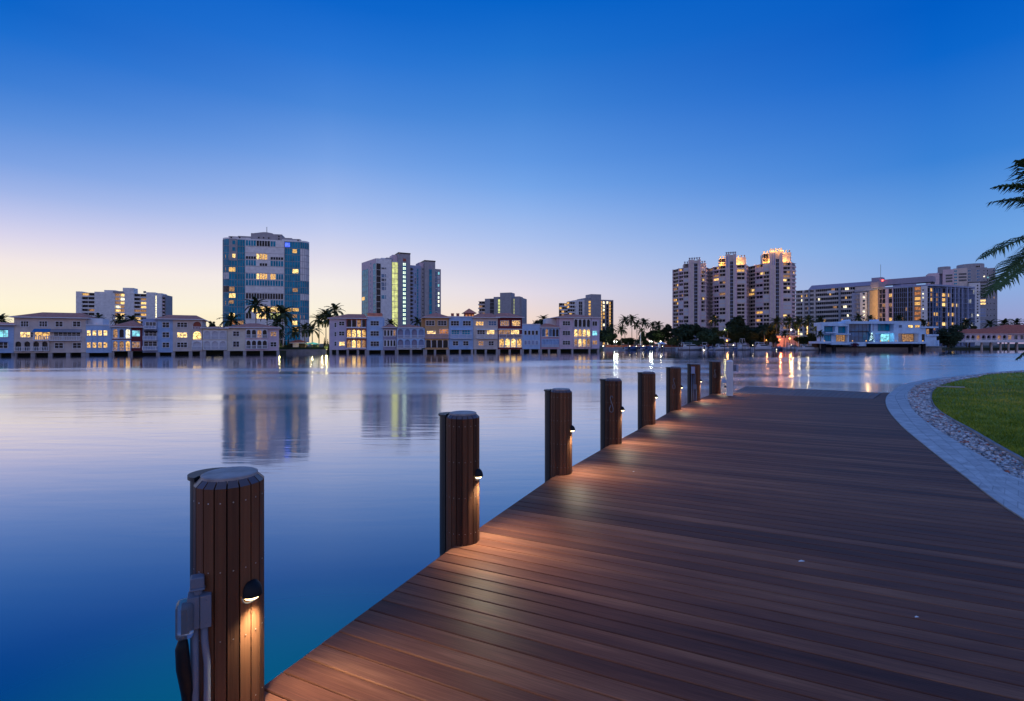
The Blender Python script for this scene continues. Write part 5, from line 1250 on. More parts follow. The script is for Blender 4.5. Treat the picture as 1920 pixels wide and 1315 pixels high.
for p_, c_ in ((.55, (.150, .054, .035, 1)), (.74, (.215, .080, .047, 1))): q = e.new(p_); q.color = c_
l.new(mixv.outputs[0], cr.inputs[0])
g1 = n.new('ShaderNodeTexNoise'); g1.inputs['Scale'].default_value = 1.; g1.inputs['Detail'].default_value = 5; mp = n.new('ShaderNodeMapping'); mp.inputs['Scale'].default_value = (3., 130., 3.); l.new(tc.outputs['Object'], mp.inputs[0]); l.new(mp.outputs[0], g1.inputs['Vector'])
dk = n.new('ShaderNodeMix'); dk.data_type = 'RGBA'; dk.blend_type = 'MULTIPLY'; dk.inputs[0].default_value = .55; l.new(cr.outputs[0], dk.inputs[6]); l.new(g1.outputs['Color'], dk.inputs[7])
gr = n.new('ShaderNodeMix'); gr.data_type = 'RGBA'; gr.blend_type = 'MULTIPLY'; gr.inputs[0].default_value = 1.; l.new(cr.outputs[0], gr.inputs[6])
mr = n.new('ShaderNodeMapRange'); mr.inputs[1].default_value = .3; mr.inputs[2].default_value = .7; mr.inputs[3].default_value = .72; mr.inputs[4].default_value = 1.2; l.new(g1.outputs['Fac'], mr.inputs[0]); l.new(mr.outputs[0], gr.inputs[7])
l.new(gr.outputs[2], b.inputs['Base Color'])
bp = n.new('ShaderNodeBump'); bp.inputs['Strength'].default_value = .35; bp.inputs['Distance'].default_value = .003; l.new(g1.outputs['Fac'], bp.inputs['Height']); l.new(bp.outputs[0], b.inputs['Normal'])
rm = n.new('ShaderNodeMapRange'); rm.inputs[3].default_value = .42; rm.inputs[4].default_value = .62; l.new(nz.outputs['Fac'], rm.inputs[0]); l.new(rm.outputs[0], b.inputs['Roughness'])
b.inputs['Specular IOR Level'].default_value = .11


def plank(mb, tints, c, t, thick=.024, ch=.004):
    """one board from its four plan corners: lower-left, lower-right, upper-right, upper-left"""
    a, b_, d, e_ = c; up = ((e_ - a) + (d - b_)).normalized()
    o = len(mb.f)
    ri, rr_ = up * ch, (b_ - a).normalized() * ch
    top = [a + ri + rr_, b_ + ri - rr_, d - ri - rr_, e_ - ri + rr_]
    vs = [(p.x, p.y, -thick) for p in c] + [(p.x, p.y, -ch) for p in c] + [(p.x, p.y, 0) for p in top]
    mb.add(vs, [(3, 2, 1, 0), (0, 1, 5, 4), (1, 2, 6, 5), (2, 3, 7, 6), (3, 0, 4, 7), (4, 5, 9, 8), (5, 6, 10, 9), (6, 7, 11, 10), (7, 4, 8, 11), (8, 9, 10, 11)])
    tints += [t] * (len(mb.f) - o)


def with_tint(o, tints):
    at_ = o.data.attributes.new('tint', 'FLOAT', 'FACE'); at_.data.foreach_set('value', tints); return o


rd = random.Random(3); mb = MB(); tn = []; pitch, gap = .1385, .0075
y = CR[0].y + .6
while y < EL2[1].y + .0:
    y1 = y + pitch - gap; t = rd.random()
    def left(v):
        if v < yP - .02: 
            q = at_y(EL, v); return q if q is not None else (EL[0].x if v < EL[0].y else xy(PL[0]).x)
        return at_y(EL2, min(max(v, EL2[0].y + .001), EL2[1].y - .001)) + .03
    xl0, xl1, xr0, xr1 = left(y), left(y1), at_y(CR, y), at_y(CR, y1)
    if xr0 is not None and xr1 is not None and xr0 - xl0 > .05:
        plank(mb, tn, [Vector((xl0, y)), Vector((xr0 - .006, y)), Vector((xr1 - .006, y1)), Vector((xl1, y1))], t)
    y += pitch
ang = math.atan2(BD.y, BD.x)
deck = with_tint(mb.build('deck', 'decking'), tn); deck.rotation_euler = (0, 0, ang); tag(deck, kind='structure')
# the end platform: boards set the other way
mb = MB(); tn = []; nb = 26; A_, B_, C_, D_ = PL
pd = (D_ - A_).normalized(); pang = math.atan2(pd.y, pd.x); pa = Vector((math.cos(pang), math.sin(pang))); pb = Vector((-pa.y, pa.x))
loc = lambda p: Vector((p.dot(pa), p.dot(pb)))
A_, B_, C_, D_ = [loc(p) for p in (A_, B_, C_, D_)]
for i in range(nb):
    k0, k1 = (i + .03) / nb, (i + .97) / nb
    plank(mb, tn, [B_.lerp(A_, k0), C_.lerp(D_, k0), C_.lerp(D_, k1), B_.lerp(A_, k1)], rd.uniform(.3, .6))
MATS['platform_decking'] = M['decking'].copy(); pn = MATS['platform_decking'].node_tree.nodes; MATS['platform_decking'].name = 'platform_decking'
for nd in pn:
    if nd.type == 'VALTORGB':
        for q in nd.color_ramp.elements: q.color = (q.color[0] * .55 + .11, q.color[1] * .55 + .10, q.color[2] * .55 + .105, 1)
o = with_tint(mb.build('end_platform', 'platform_decking'), tn); o.rotation_euler = (0, 0, pang); o.location = (0, 0, -.004); tag(o, kind='structure')
# joists and fascia below the boards
mb = MB(); pts = EDGE + [PL[0], PL[3], PL[2]]
for a, b_ in zip(pts, pts[1:]):
    t = (b_ - a).normalized(); nn_ = Vector((t.y, -t.x)) * .05; nn2 = nn_ * 1.9
    q = [a + nn2, b_ + nn2, b_ + nn_, a + nn_]
    mb.hexa([(p.x, p.y, -.3) for p in q] + [(p.x, p.y, -.027) for p in q])
tag(mb.build('deck_beam', 'dock_timber'), kind='structure')
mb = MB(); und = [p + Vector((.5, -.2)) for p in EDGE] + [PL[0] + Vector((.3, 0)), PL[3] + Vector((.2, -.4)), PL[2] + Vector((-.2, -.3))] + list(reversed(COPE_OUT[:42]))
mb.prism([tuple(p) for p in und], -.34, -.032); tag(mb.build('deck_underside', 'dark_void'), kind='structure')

# ------------------------------------------------------------------ coping path, gravel and lawn
m, n, l, b = nt('coping')
b.inputs['Roughness'].default_value = .7; uv = n.new('ShaderNodeUVMap'); 
bk = n.new('ShaderNodeTexBrick'); bk.inputs['Scale'].default_value = 1.; bk.inputs['Brick Width'].default_value = .6; bk.inputs['Row Height'].default_value = .3; bk.inputs['Mortar Size'].default_value = .009
bk.inputs['Color1'].default_value = (.62, .60, .58, 1); bk.inputs['Color2'].default_value = (.53, .51, .50, 1); bk.inputs['Mortar'].default_value = (.33, .32, .31, 1); l.new(uv.outputs[0], bk.inputs['Vector'])
tc = n.new('ShaderNodeTexCoord'); z1 = n.new('ShaderNodeTexNoise'); z1.inputs['Scale'].default_value = 5.; z1.inputs['Detail'].default_value = 6; l.new(tc.outputs['Object'], z1.inputs['Vector'])
mr = n.new('ShaderNodeMapRange'); mr.inputs[1].default_value = .3; mr.inputs[2].default_value = .7; mr.inputs[3].default_value = .74; mr.inputs[4].default_value = 1.15; l.new(z1.outputs['Fac'], mr.inputs[0])
mx = n.new('ShaderNodeMix'); mx.data_type = 'RGBA'; mx.blend_type = 'MULTIPLY'; mx.inputs[0].default_value = 1.; l.new(bk.outputs['Color'], mx.inputs[6]); l.new(mr.outputs[0], mx.inputs[7]); l.new(mx.outputs[2], b.inputs['Base Color'])
z2 = n.new('ShaderNodeTexNoise'); z2.inputs['Scale'].default_value = 60.; z2.inputs['Detail'].default_value = 4; l.new(tc.outputs['Object'], z2.inputs['Vector'])
bp = n.new('ShaderNodeBump'); bp.inputs['Strength'].default_value = .3; bp.inputs['Distance'].default_value = .006; l.new(z2.outputs['Fac'], bp.inputs['Height']); l.new(bp.outputs[0], b.inputs['Normal'])


def ribbon(name, A, B, z0, z1, mat):
    """a kerbed strip between two lines, with u along and v across"""
    mb = MB(); N = min(len(A), len(B)); uvs = []; s_ = 0
    for i in range(N - 1):
        a, b_, c, d = A[i], A[i + 1], B[i + 1], B[i]; ds_ = ((b_ - a).length + (c - d).length) / 2; w = (d - a).length
        mb.hexa([(p.x, p.y, z0) for p in (a, b_, c, d)][::-1] + [(p.x, p.y, z1) for p in (a, b_, c, d)][::-1])
        uvs.append((s_, s_ + ds_, w)); s_ += ds_
    o = mb.build(name, mat); ul = o.data.uv_layers.new(name='UVMap')
    for pi, p in enumerate(o.data.polygons):
        u0, u1, w = uvs[pi // 6]
        for li in p.loop_indices:
            vi = o.data.loops[li].vertex_index % 8 % 4
            ul.data[li].uv = ((u0, w), (u1, w), (u1, 0), (u0, 0))[vi] if False else {3: (u0, 0), 2: (u1, 0), 1: (u1, w), 0: (u0, w)}[vi]
    return o


tag(ribbon('path', COPE_OUT, COPE_IN, -2.6, .012, 'coping'), kind='structure')
pm('gravel_bed', (.12, .115, .12), .95, .3, 30., bump=.6, bscale=60.)
tag(ribbon('gravel_bed', [p + (q - p).normalized() * .004 for p, q in zip(COPE_IN, GRAV_IN)], GRAV_IN, -1.2, -.035, 'gravel_bed'), kind='structure')
# pebbles
m, n, l, b = nt('pebble'); b.inputs['Roughness'].default_value = .6
at = n.new('ShaderNodeAttribute'); at.attribute_name = 'tint'; cr = n.new('ShaderNodeValToRGB'); cr.color_ramp.interpolation = 'CONSTANT'; e = cr.color_ramp.elements
e[0].color = (.24, .22, .22, 1); e[1].position = .93; e[1].color = (.52, .14, .07, 1)
for p_, c_ in ((.3, (.46, .43, .42, 1)), (.55, (.66, .62, .58, 1)), (.75, (.82, .78, .74, 1)), (.87, (.58, .40, .30, 1))): q = e.new(p_); q.color = c_
l.new(at.outputs['Fac'], cr.inputs[0]); l.new(cr.outputs[0], b.inputs['Base Color'])
ph = (1 + 5 ** .5) / 2; ICO = [Vector(v).normalized() for v in ((-1, ph, 0), (1, ph, 0), (-1, -ph, 0), (1, -ph, 0), (0, -1, ph), (0, 1, ph), (0, -1, -ph), (0, 1, -ph), (ph, 0, -1), (ph, 0, 1), (-ph, 0, -1), (-ph, 0, 1))]
ICF = [(0, 11, 5), (0, 5, 1), (0, 1, 7), (0, 7, 10), (0, 10, 11), (1, 5, 9), (5, 11, 4), (11, 10, 2), (10, 7, 6), (7, 1, 8), (3, 9, 4), (3, 4, 2), (3, 2, 6), (3, 6, 8), (3, 8, 9), (4, 9, 5), (2, 4, 11), (6, 2, 10), (8, 6, 7), (9, 8, 1)]
mb = MB(); tn = []; rg = random.Random(8)
N0 = min(len(COPE_IN), len(GRAV_IN))
segs = []
for i in range(10, N0 - 1):
    a, b_, c, d = COPE_IN[i], COPE_IN[i + 1], GRAV_IN[i + 1], GRAV_IN[i]; ar = (b_ - a).length * ((d - a).length + (c - b_).length) / 2; ds_ = (a + c).length / 2
    segs.append((i, ar, ds_))
for i, ar, ds_ in segs:
    cnt = int(min(ar * 900, ar * 900 * (9 / max(ds_, 7)) ** 1.2)); k_ = max(1., (ds_ / 9) ** .6)
    for _ in range(min(cnt, 2600)):
        u, v = rg.random(), rg.uniform(.015, .985); p = COPE_IN[i].lerp(COPE_IN[i + 1], u).lerp(GRAV_IN[i].lerp(GRAV_IN[i + 1], u), v)
        s_ = rg.uniform(.011, .026) * k_; sx_, sy_, sz_ = s_ * rg.uniform(.8, 1.4), s_, s_ * rg.uniform(.5, .8); a = rg.random() * 6.28; ca, sa = math.cos(a), math.sin(a)
        z = -.035 + rg.uniform(.2, 1.3) * sz_
        mb.add([(p.x + ca * q.x * sx_ - sa * q.y * sy_, p.y + sa * q.x * sx_ + ca * q.y * sy_, z + q.z * sz_) for q in ICO], ICF); tn += [rg.random()] * 20
o = with_tint(mb.build('gravel', 'pebble', smooth=True), tn); tag(o, 'loose mixed grey, white and reddish gravel between the path and the lawn', 'gravel', kind='stuff')
# stone edging round the lawn
EI = [q + (q - p).normalized() * .06 for p, q in zip(COPE_IN, GRAV_IN)]
EO = [q + (q - p).normalized() * .004 for p, q in zip(COPE_IN, GRAV_IN)]
pm('edging_stone', (.26, .25, .26), .85, .25, 3., bump=.5, bscale=25.)
o = ribbon('edging', EO, EI, -1.1, .028, 'edging_stone'); tag(o, 'low grey stone edging between the gravel and the lawn', 'edging')
pm('lawn_soil', (.20, .26, .025), .95, .4, .7)
mb = MB(); LP = [p + (p - c).normalized() * .003 for p, c in zip(EI, COPE_IN)]
mb.add([(p.x, p.y, .0) for p in LP] + [(70, 41, 0), (70, -3, 0)], [tuple(range(len(LP) + 2))[::-1]])
o = mb.build('lawn', 'lawn_soil'); tag(o, kind='structure')
m, n, l, b = nt('grass_blade'); b.inputs['Roughness'].default_value = .6; b.inputs['Specular IOR Level'].default_value = .3
at = n.new('ShaderNodeAttribute'); at.attribute_name = 'tint'; cr = n.new('ShaderNodeValToRGB'); e = cr.color_ramp.elements; e[0].color = (.13, .20, .012, 1); e[1].color = (.62, .46, .07, 1); q = e.new(.6); q.color = (.29, .35, .03, 1)
l.new(at.outputs['Fac'], cr.inputs[0]); l.new(cr.outputs[0], b.inputs['Base Color'])
mb = MB(); tn = []
from mathutils import noise as mnoise
lb = [xy_ for xy_ in LP]


def right_of(p):
    """is p on the lawn side of the edging"""
    best = None
    for a, b_ in zip(lb, lb[1:]):
        if min(a.y, b_.y) <= p.y <= max(a.y, b_.y) and abs(b_.y - a.y) > 1e-6:
            x = a.x + (b_.x - a.x) * (p.y - a.y) / (b_.y - a.y); best = x if best is None else max(best, x)
    return best is not None and p.x > best


done = 0
while done < 90000:
    d = 4. / max(.1, rg.random()) ** 1.0; x = d * rg.uniform(.76, 1.3) if rg.random() < .62 else d * rg.uniform(1.3, 2.6); p = Vector((x, d))
    if d > 40 or not right_of(p): 
        continue
    done += 1; h = rg.uniform(.03, .065) * (1 + d * .012); w = .006 * (1 + d * .11); a = rg.random() * 6.28; ca, sa = math.cos(a) * w, math.sin(a) * w
    lx, ly = rg.gauss(0, .02), rg.gauss(0, .02)
    mb.add([(x - ca, d - sa, 0), (x + ca, d + sa, 0), (x + lx, d + ly, h)], [(0, 1, 2)])
    nv = mnoise.noise(Vector((x * .8, d * .5, 0))) * .65 + mnoise.noise(Vector((x * 2.3, d * 2, 4))) * .4
    tn.append(min(1, max(0, .42 + nv + rg.gauss(0, .16))))
o = with_tint(mb.build('grass', 'grass_blade'), tn); tag(o, 'short green lawn grass with paler worn patches', 'grass', kind='stuff')
# the pale strip lying across gravel and lawn
a, b_ = G(1714.6, 726.6), G(1809, 729.9); mm = (a + b_) / 2; tv = (b_ - a).normalized(); nv = Vector((-tv.y, tv.x, 0)) * .04
mb = MB(); q = [a - nv - mm, b_ - nv - mm, b_ + nv - mm, a + nv - mm]; mb.hexa([(p.x, p.y, .055) for p in q] + [(p.x, p.y, .095) for p in q])
tag(mb.build('edging_strip', 'concrete', loc=(mm.x, mm.y, 0)), 'thin pale strip lying straight across the gravel and the lawn', 'edging strip')

# ------------------------------------------------------------------ mooring posts with lamps
LDIR = BD.copy()          # lamps look in over the deck
PR, PH, NBD = .1485, 1.128, 18
m, n, l, b = nt('post_board')
tc = n.new('ShaderNodeTexCoord'); at = n.new('ShaderNodeAttribute'); at.attribute_name = 'tint'
mp = n.new('ShaderNodeMapping'); mp.inputs['Scale'].default_value = (60, 60, 1.6); l.new(tc.outputs['Object'], mp.inputs[0]); nz = n.new('ShaderNodeTexNoise'); nz.inputs['Scale'].default_value = 1.; nz.inputs['Detail'].default_value = 5; l.new(mp.outputs[0], nz.inputs['Vector'])
ma = n.new('ShaderNodeMath'); ma.operation = 'MULTIPLY_ADD'; l.new(nz.outputs['Fac'], ma.inputs[0]); ma.inputs[1].default_value = .6; l.new(at.outputs['Fac'], ma.inputs[2])
cr = n.new('ShaderNodeValToRGB'); e = cr.color_ramp.elements; e[0].position = .2; e[0].color = (.042, .020, .014, 1); e[1].position = 1.2 / 1.3; e[1].color = (.19, .080, .040, 1); l.new(ma.outputs[0], cr.inputs[0]); l.new(cr.outputs[0], b.inputs['Base Color'])
b.inputs['Specular IOR Level'].default_value = .15; b.inputs['Roughness'].default_value = .5; bp = n.new('ShaderNodeBump'); bp.inputs['Strength'].default_value = .8; bp.inputs['Distance'].default_value = .004; l.new(nz.outputs['Fac'], bp.inputs['Height']); l.new(bp.outputs[0], b.inputs['Normal'])
pm('post_cap', (.36, .31, .29), .5, .3, 9., bump=.4, bscale=40.); pm('post_chamfer', (.11, .09, .10), .3, .15, 6.)
pm('sleeve_plastic', (.012, .016, .018), .45, .2, 4.); pm('screw_steel', (.55, .54, .52), .35, .1, 5., metal=.8); pm('lamp_black', (.008, .009, .012), .5, .1, 5., spec=.2)
pm('conduit_grey', (.17, .19, .25), .7, .08, 5., spec=.15); pm('box_grey', (.14, .16, .21), .5, .08, 5.); pm('cleat_steel', (.20, .21, .24), .35, .1, 5., metal=.8); pm('pedestal_white', (.66, .67, .70), .45, .05, 3.)
m, n, l, b = nt('clear_plastic'); b.inputs['Base Color'].default_value = (.5, .58, .7, 1); b.inputs['Transmission Weight'].default_value = .78; b.inputs['Roughness'].default_value = .22; b.inputs['IOR'].default_value = 1.15


def post_parts():
    mb = MB(); tn = []; rd_ = random.Random(21)
    for i in range(NBD):
        a0 = 2 * math.pi * i / NBD + .021; a1 = 2 * math.pi * (i + 1) / NBD - .021; t = rd_.random() * .7
        q = lambda r, z: [(r * math.cos(a0), r * math.sin(a0), z), (r * math.cos(a1), r * math.sin(a1), z)]
        v = q(PR, -.75) + q(PR, PH - .034) + q(PR - .03, PH - .004) + q(PR - .045, PH - .004) + q(PR - .022, PH - .05) + q(PR - .022, -.75)
        o = len(mb.f); mb.add(v, [(0, 1, 3, 2), (2, 3, 5, 4), (4, 5, 7, 6), (6, 7, 9, 8), (8, 9, 11, 10), (10, 11, 1, 0), (0, 2, 4, 6, 8, 10), (1, 11, 9, 7, 5, 3)])
        mb.m[o + 1] = 1; mb.m[o + 2] = 1; tn += [t] * (len(mb.f) - o)
    return mb, tn


def ring_screws(zs, r, angs, s_=.0032):
    mb = MB()
    for z in zs:
        for a in angs:
            x, y = r * math.cos(a), r * math.sin(a); mb.bar((x, y, z), (x * 1.006, y * 1.006, z), s_, 6)
    return mb


mbp, tnp = post_parts(); CLAD = mesh_only(mbp, 'cladding', ['post_board', 'post_chamfer'])
q = CLAD.attributes.new('tint', 'FLOAT', 'FACE'); q.data.foreach_set('value', tnp)
mb = MB(); mb.lathe([(PR - .028, -.02), (PR - .028, .004), (PR - .036, .008)], 36); CAP = mesh_only(mb, 'cap', 'post_cap')
mb = MB(); mb.lathe([(.118, -.7), (.118, PH - .05)], 24); CORE = mesh_only(mb, 'core', 'lamp_black')
SCREW = mesh_only(ring_screws((.1, .41, .72, 1.03), PR, [2 * math.pi * (i + .5) / NBD for i in range(NBD)]), 'screws', 'screw_steel')
SO = Vector((-.122, .069))


def crescent(r, cut):
    """the sleeve's outline in its own frame, less the part that the timber cladding stands in"""
    n_ = 72; ps = [Vector((r * math.cos(2 * math.pi * k / n_), r * math.sin(2 * math.pi * k / n_))) for k in range(n_)]
    out = [(p + SO).length > cut for p in ps]; s_ = next(k for k in range(n_) if out[k] and not out[k - 1]); ring = []
    k = s_
    while out[k % n_]: ring.append(ps[k % n_]); k += 1
    a1 = math.atan2(*reversed(ring[-1] + SO)); a0 = math.atan2(*reversed(ring[0] + SO)); am = math.atan2(SO.y, SO.x)
    w = lambda a: (a - am + math.pi) % (2 * math.pi) - math.pi
    a1, a0 = am + w(a1), am + w(a0)
    return [tuple(p) for p in ring] + [(cut * math.cos(a1 + (a0 - a1) * q / 12) - SO.x, cut * math.sin(a1 + (a0 - a1) * q / 12) - SO.y) for q in range(1, 12)]


mb = MB(); mb.prism(crescent(.095, .151), -2.4, PH - .03); mb.prism(crescent(.106, .151), PH - .0295, PH - .012); SLEEVE = mesh_only(mb, 'pile_sleeve', 'sleeve_plastic')
mb = MB()
for i in range(13):
    for a in (-1.75,):
        z = PH - .12 - i * .12; x, y = .095 * math.cos(a), .095 * math.sin(a); mb.bar((x, y, z), (x * 1.02, y * 1.02, z), .004, 6)
SSCREW = mesh_only(mb, 'screws', 'screw_steel')
# lamp in a frame with x out of the post, y along its skin
mb = MB(); rows = []
for i in range(9):
    ph_ = math.pi / 2 * i / 8; rows.append([(.004 + .050 * math.cos(ph_) * math.sin(th), -.046 * math.cos(ph_) ** .7 * math.cos(th), .066 * math.sin(ph_)) for th in [math.pi * k / 12 for k in range(13)]])
vs = [v for r_ in rows for v in r_]; fs = [(i * 13 + k, i * 13 + k + 1, (i + 1) * 13 + k + 1, (i + 1) * 13 + k) for i in range(8) for k in range(12)]
mb.add(vs, fs); mb.add([(x, y, z) for x, y, z in rows[0]], [tuple(range(12, -1, -1))]); HOOD = mesh_only(mb, 'hood', 'lamp_black')
mb = MB(); th = [math.pi * k / 12 for k in range(13)]
mb.add([(.041 * math.sin(t_) + .004, -.038 * math.cos(t_), -.003) for t_ in th] + [(.03 * math.sin(t_) + .006, -.03 * math.cos(t_), -.014) for t_ in th], [tuple(range(25, 12, -1))] + [(k, k + 1, 14 + k, 13 + k) for k in range(12)]); LENS = mesh_only(mb, 'lens', 'lamp_lens')
mb = MB(); mb.tube([(.006, -.047 * math.cos(t_), -.034 * math.sin(t_) ** .8 if math.sin(t_) > 0 else 0) for t_ in th], .004, 6); RIM = mesh_only(mb, 'rim', 'box_grey')


def post(px, label):
    r = Vector(((px - CX) / FO, 1.)); best = None
    for a, b_ in zip(EDGE, EDGE[1:] + [PL[0]]):
        t = b_ - a; den = t.x * r.y - t.y * r.x; s_ = (a.y * r.x - a.x * r.y) / den
        if 0 <= s_ <= 1: best = a + t * s_
    p = best; t = thing('mooring_post', label, 'post', (p.x, p.y, 0), 'lamp-lit mooring posts along the dock edge')
    c = child('cladding', CLAD, t); c.rotation_euler = (0, 0, px); child('screws', SCREW, c); child('core', CORE, t); child('cap', CAP, t, (0, 0, PH))
    sl = child('pile_sleeve', SLEEVE, t, (SO.x, SO.y, 0)); child('screws', SSCREW, sl)
    la = math.atan2(LDIR.y, LDIR.x); lm = child('lamp', HOOD, t, (LDIR.x * (PR - .004), LDIR.y * (PR - .004), .585)); lm.rotation_euler = (0, 0, la); lm.data.name = 'hood'; child('lens', LENS, lm); child('rim', RIM, lm)
    lg = lamp_light('bulb', t, (LDIR.x * (PR + .042), LDIR.y * (PR + .042), .556), LAMP_W, (1., .88, .58), .022, 'SPOT', spot_size=R(150), spot_blend=.75)
    lg.rotation_euler = (0, R(-33), la)
    return t


LAMP_W = 34.
POSTS = [post(px, lab) for px, lab in ((431, 'nearest mooring post, largest, with a grey weatherproof outlet and conduits'), (868, 'second nearest mooring post, bare timber without cleat or pipes'), (1052, 'third mooring post, before the first one carrying a cleat'), (1150, 'fourth mooring post, carrying the nearest cleat'), (1216, 'fifth mooring post, bare, between the two nearest cleats'), (1266, 'sixth mooring post, with a small cleat, before the one with pipes'), (1303.7, 'seventh mooring post, with a dark meter box and grey pipes'), (1343, 'farthest mooring post, beside the white pedestal'))]


def view_frame(t):
    p = Vector((t.location.x, t.location.y)); c = (-p).normalized(); return c, Vector((-c.y, c.x))     # towards the camera, and to its right... as seen


def vbox(mb, c, r, l0, l1, o0, o1, z0, z1, mi=0):
    q = [r * l0 + c * o1, r * l1 + c * o1, r * l1 + c * o0, r * l0 + c * o0]
    mb.hexa([(p.x, p.y, z0) for p in q] + [(p.x, p.y, z1) for p in q], mi)


# outlet on the nearest post
t = POSTS[0]; c, r = view_frame(t)
mb = MB(); vbox(mb, c, r, -.163, -.116, .075, .15, .495, .635); vbox(mb, c, r, -.114, -.072, .085, .158, .495, .637); [mb.bar((r.x * -.093 + c.x * .157, r.y * -.093 + c.y * .157, z_), (r.x * -.093 + c.x * .161, r.y * -.093 + c.y * .161, z_), .004, 8) for z_ in (.515, .617)]; ob = mb.build('outlet_box', 'box_grey', t)
md = ob.modifiers.new('b', 'BEVEL'); md.width = .006; md.segments = 2
mb = MB(); vbox(mb, c, r, -.206, -.138, .085, .17, .463, .62); cv = mb.build('clear_cover', 'clear_plastic', ob); md = cv.modifiers.new('b', 'BEVEL'); md.width = .02; md.segments = 4
mb = MB(); vbox(mb, c, r, -.185, -.155, .1, .15, .485, .59); mb.build('plug', 'lamp_black', ob)
mb = MB(); vbox(mb, c, r, -.153, -.099, .085, .14, .665, .715); vbox(mb, c, r, -.156, -.096, .08, .145, .656, .668); jb = mb.build('junction_head', 'box_grey', t); md = jb.modifiers.new('b', 'BEVEL'); md.width = .006; md.segments = 2
pt = lambda l_, o_, z_: (r.x * l_ + c.x * o_, r.y * l_ + c.y * o_, z_)
mb = MB(); mb.tube([pt(-.122, .115, .625), pt(-.124, .115, .665)], .017, 10); mb.build('conduit', 'conduit_grey', t, True)
mb = MB(); mb.tube([pt(-.135, .118, .51), pt(-.133, .118, .3), pt(-.132, .118, -1.7)], .0145, 10); mb.build('conduit', 'conduit_grey', t, True)
mb = MB(); mb.tube([pt(-.1, .13, .51), pt(-.098, .132, .43), pt(-.088, .134, .33), pt(-.086, .134, -1.7)], .0145, 10); mb.build('conduit', 'conduit_grey', t, True)
mb = MB(); vbox(mb, c, r, -.168, -.075, .108, .151, .045, .06); vbox(mb, c, r, -.08, -.062, .128, .15, .047, .068); mb.build('pipe_strap', 'screw_steel', t)
mb = MB(); mb.tube([pt(-.178, .13, .47), pt(-.183, .13, .42), pt(-.178, .128, .33), pt(-.165, .12, .22), pt(-.165, .1, .16), pt(-.15, .06, .13)], [.014, .026, .028, .024, .02, .012], 10); mb.build('power_cable', 'lamp_black', t, True)
# cleats on three posts
for k in (3, 5, 7):
    t = POSTS[k]; c, r = view_frame(t); mb = MB(); off = -.03 if k != 7 else -.04; o_ = math.sqrt(PR ** 2 - off ** 2) + .012
    pt = lambda l_, z_: (r.x * (off + l_) + c.x * o_, r.y * (off + l_) + c.y * o_, z_)
    mb.tube([pt(.022, .80), pt(.012, .835), pt(-.008, .84), pt(-.02, .80), pt(-.005, .74), pt(.012, .69), pt(.03, .62), pt(.022, .57), pt(0, .555), pt(-.03, .575), pt(-.035, .62), pt(-.012, .68)], .007, 8); mb.build('cleat', 'cleat_steel', t, True)
# meter box and pipes on the seventh
t = POSTS[6]; c, r = view_frame(t); mb = MB(); vbox(mb, c, r, -.12, -.01, .1, .19, .83, 1.04); mb.build('meter_box', 'slate_blue', t); mb = MB(); vbox(mb, c, r, -.07, .04, .13, .21, .36, .5); mb.build('outlet_box', 'box_grey', t)
for l_ in (-.1, -.055, -.01, .03):
    mb = MB(); z1 = (.84, .8, .84, .36)[int((l_ + .1) / .04)]; mb.tube([(r.x * l_ + c.x * .152, r.y * l_ + c.y * .152, z) for z in (-1.2, 0, z1)], .012, 8); mb.build('conduit', ('cleat_steel', 'conduit_grey')[l_ > -.02], t, True)

# service pedestal, and the leaf scraps on the boards
p = G(1368, 742); t = thing('service_pedestal', 'white power pedestal with a grey outlet box at the far corner of the dock', 'pedestal', (p.x, p.y, 0)); t.rotation_euler = (0, 0, R(-20))
mb = MB(); mb.box(-.1, .1, -.09, .09, .0, 1.13); o = mb.build('column', 'pedestal_white', t); mb = MB(); mb.hexa([(-.12, -.11, 1.132), (.12, -.11, 1.132), (.12, .11, 1.132), (-.12, .11, 1.132), (-.07, -.06, 1.19), (.07, -.06, 1.19), (.07, .06, 1.19), (-.07, .06, 1.19)]); mb.build('cap', 'pedestal_white', t)
mb = MB(); mb.box(.102, .2, -.07, .07, .82, 1.03); mb.build('outlet_box', 'box_grey', t); mb = MB(); mb.box(.202, .27, -.05, .09, .8, 1.03); mb.build('meter_box', 'slate_blue', t); mb = MB(); mb.bar((-.1, 0, .3), (-.17, 0, .29), .03); mb.build('hose_tap', 'lamp_black', t); mb = MB(); mb.box(-.24, -.103, -.02, .02, .42, .55); mb.build('side_bracket', 'light_blue', t)
for px, py, s_, lab in ((1719, 1158, .016, 'small white leaf scrap lying alone on the right of the deck'), (1503, 1053, .03, 'pale blue-grey leaf scrap on the middle of the deck'), (1188, 885, .018, 'tiny pale scrap on the deck level with the third post')):
    p = G(px, py); mb = MB(); mb.add([(-s_, -s_ * .3, .002), (s_ * .2, -s_ * .5, .006), (s_, 0, .003), (s_ * .1, s_ * .4, .008), (-s_ * .6, s_ * .3, .003)], [(0, 1, 2, 3, 4)]); tag(mb.build('leaf_scrap', 'white_paint', loc=(p.x, p.y, 0)), lab, 'leaf')

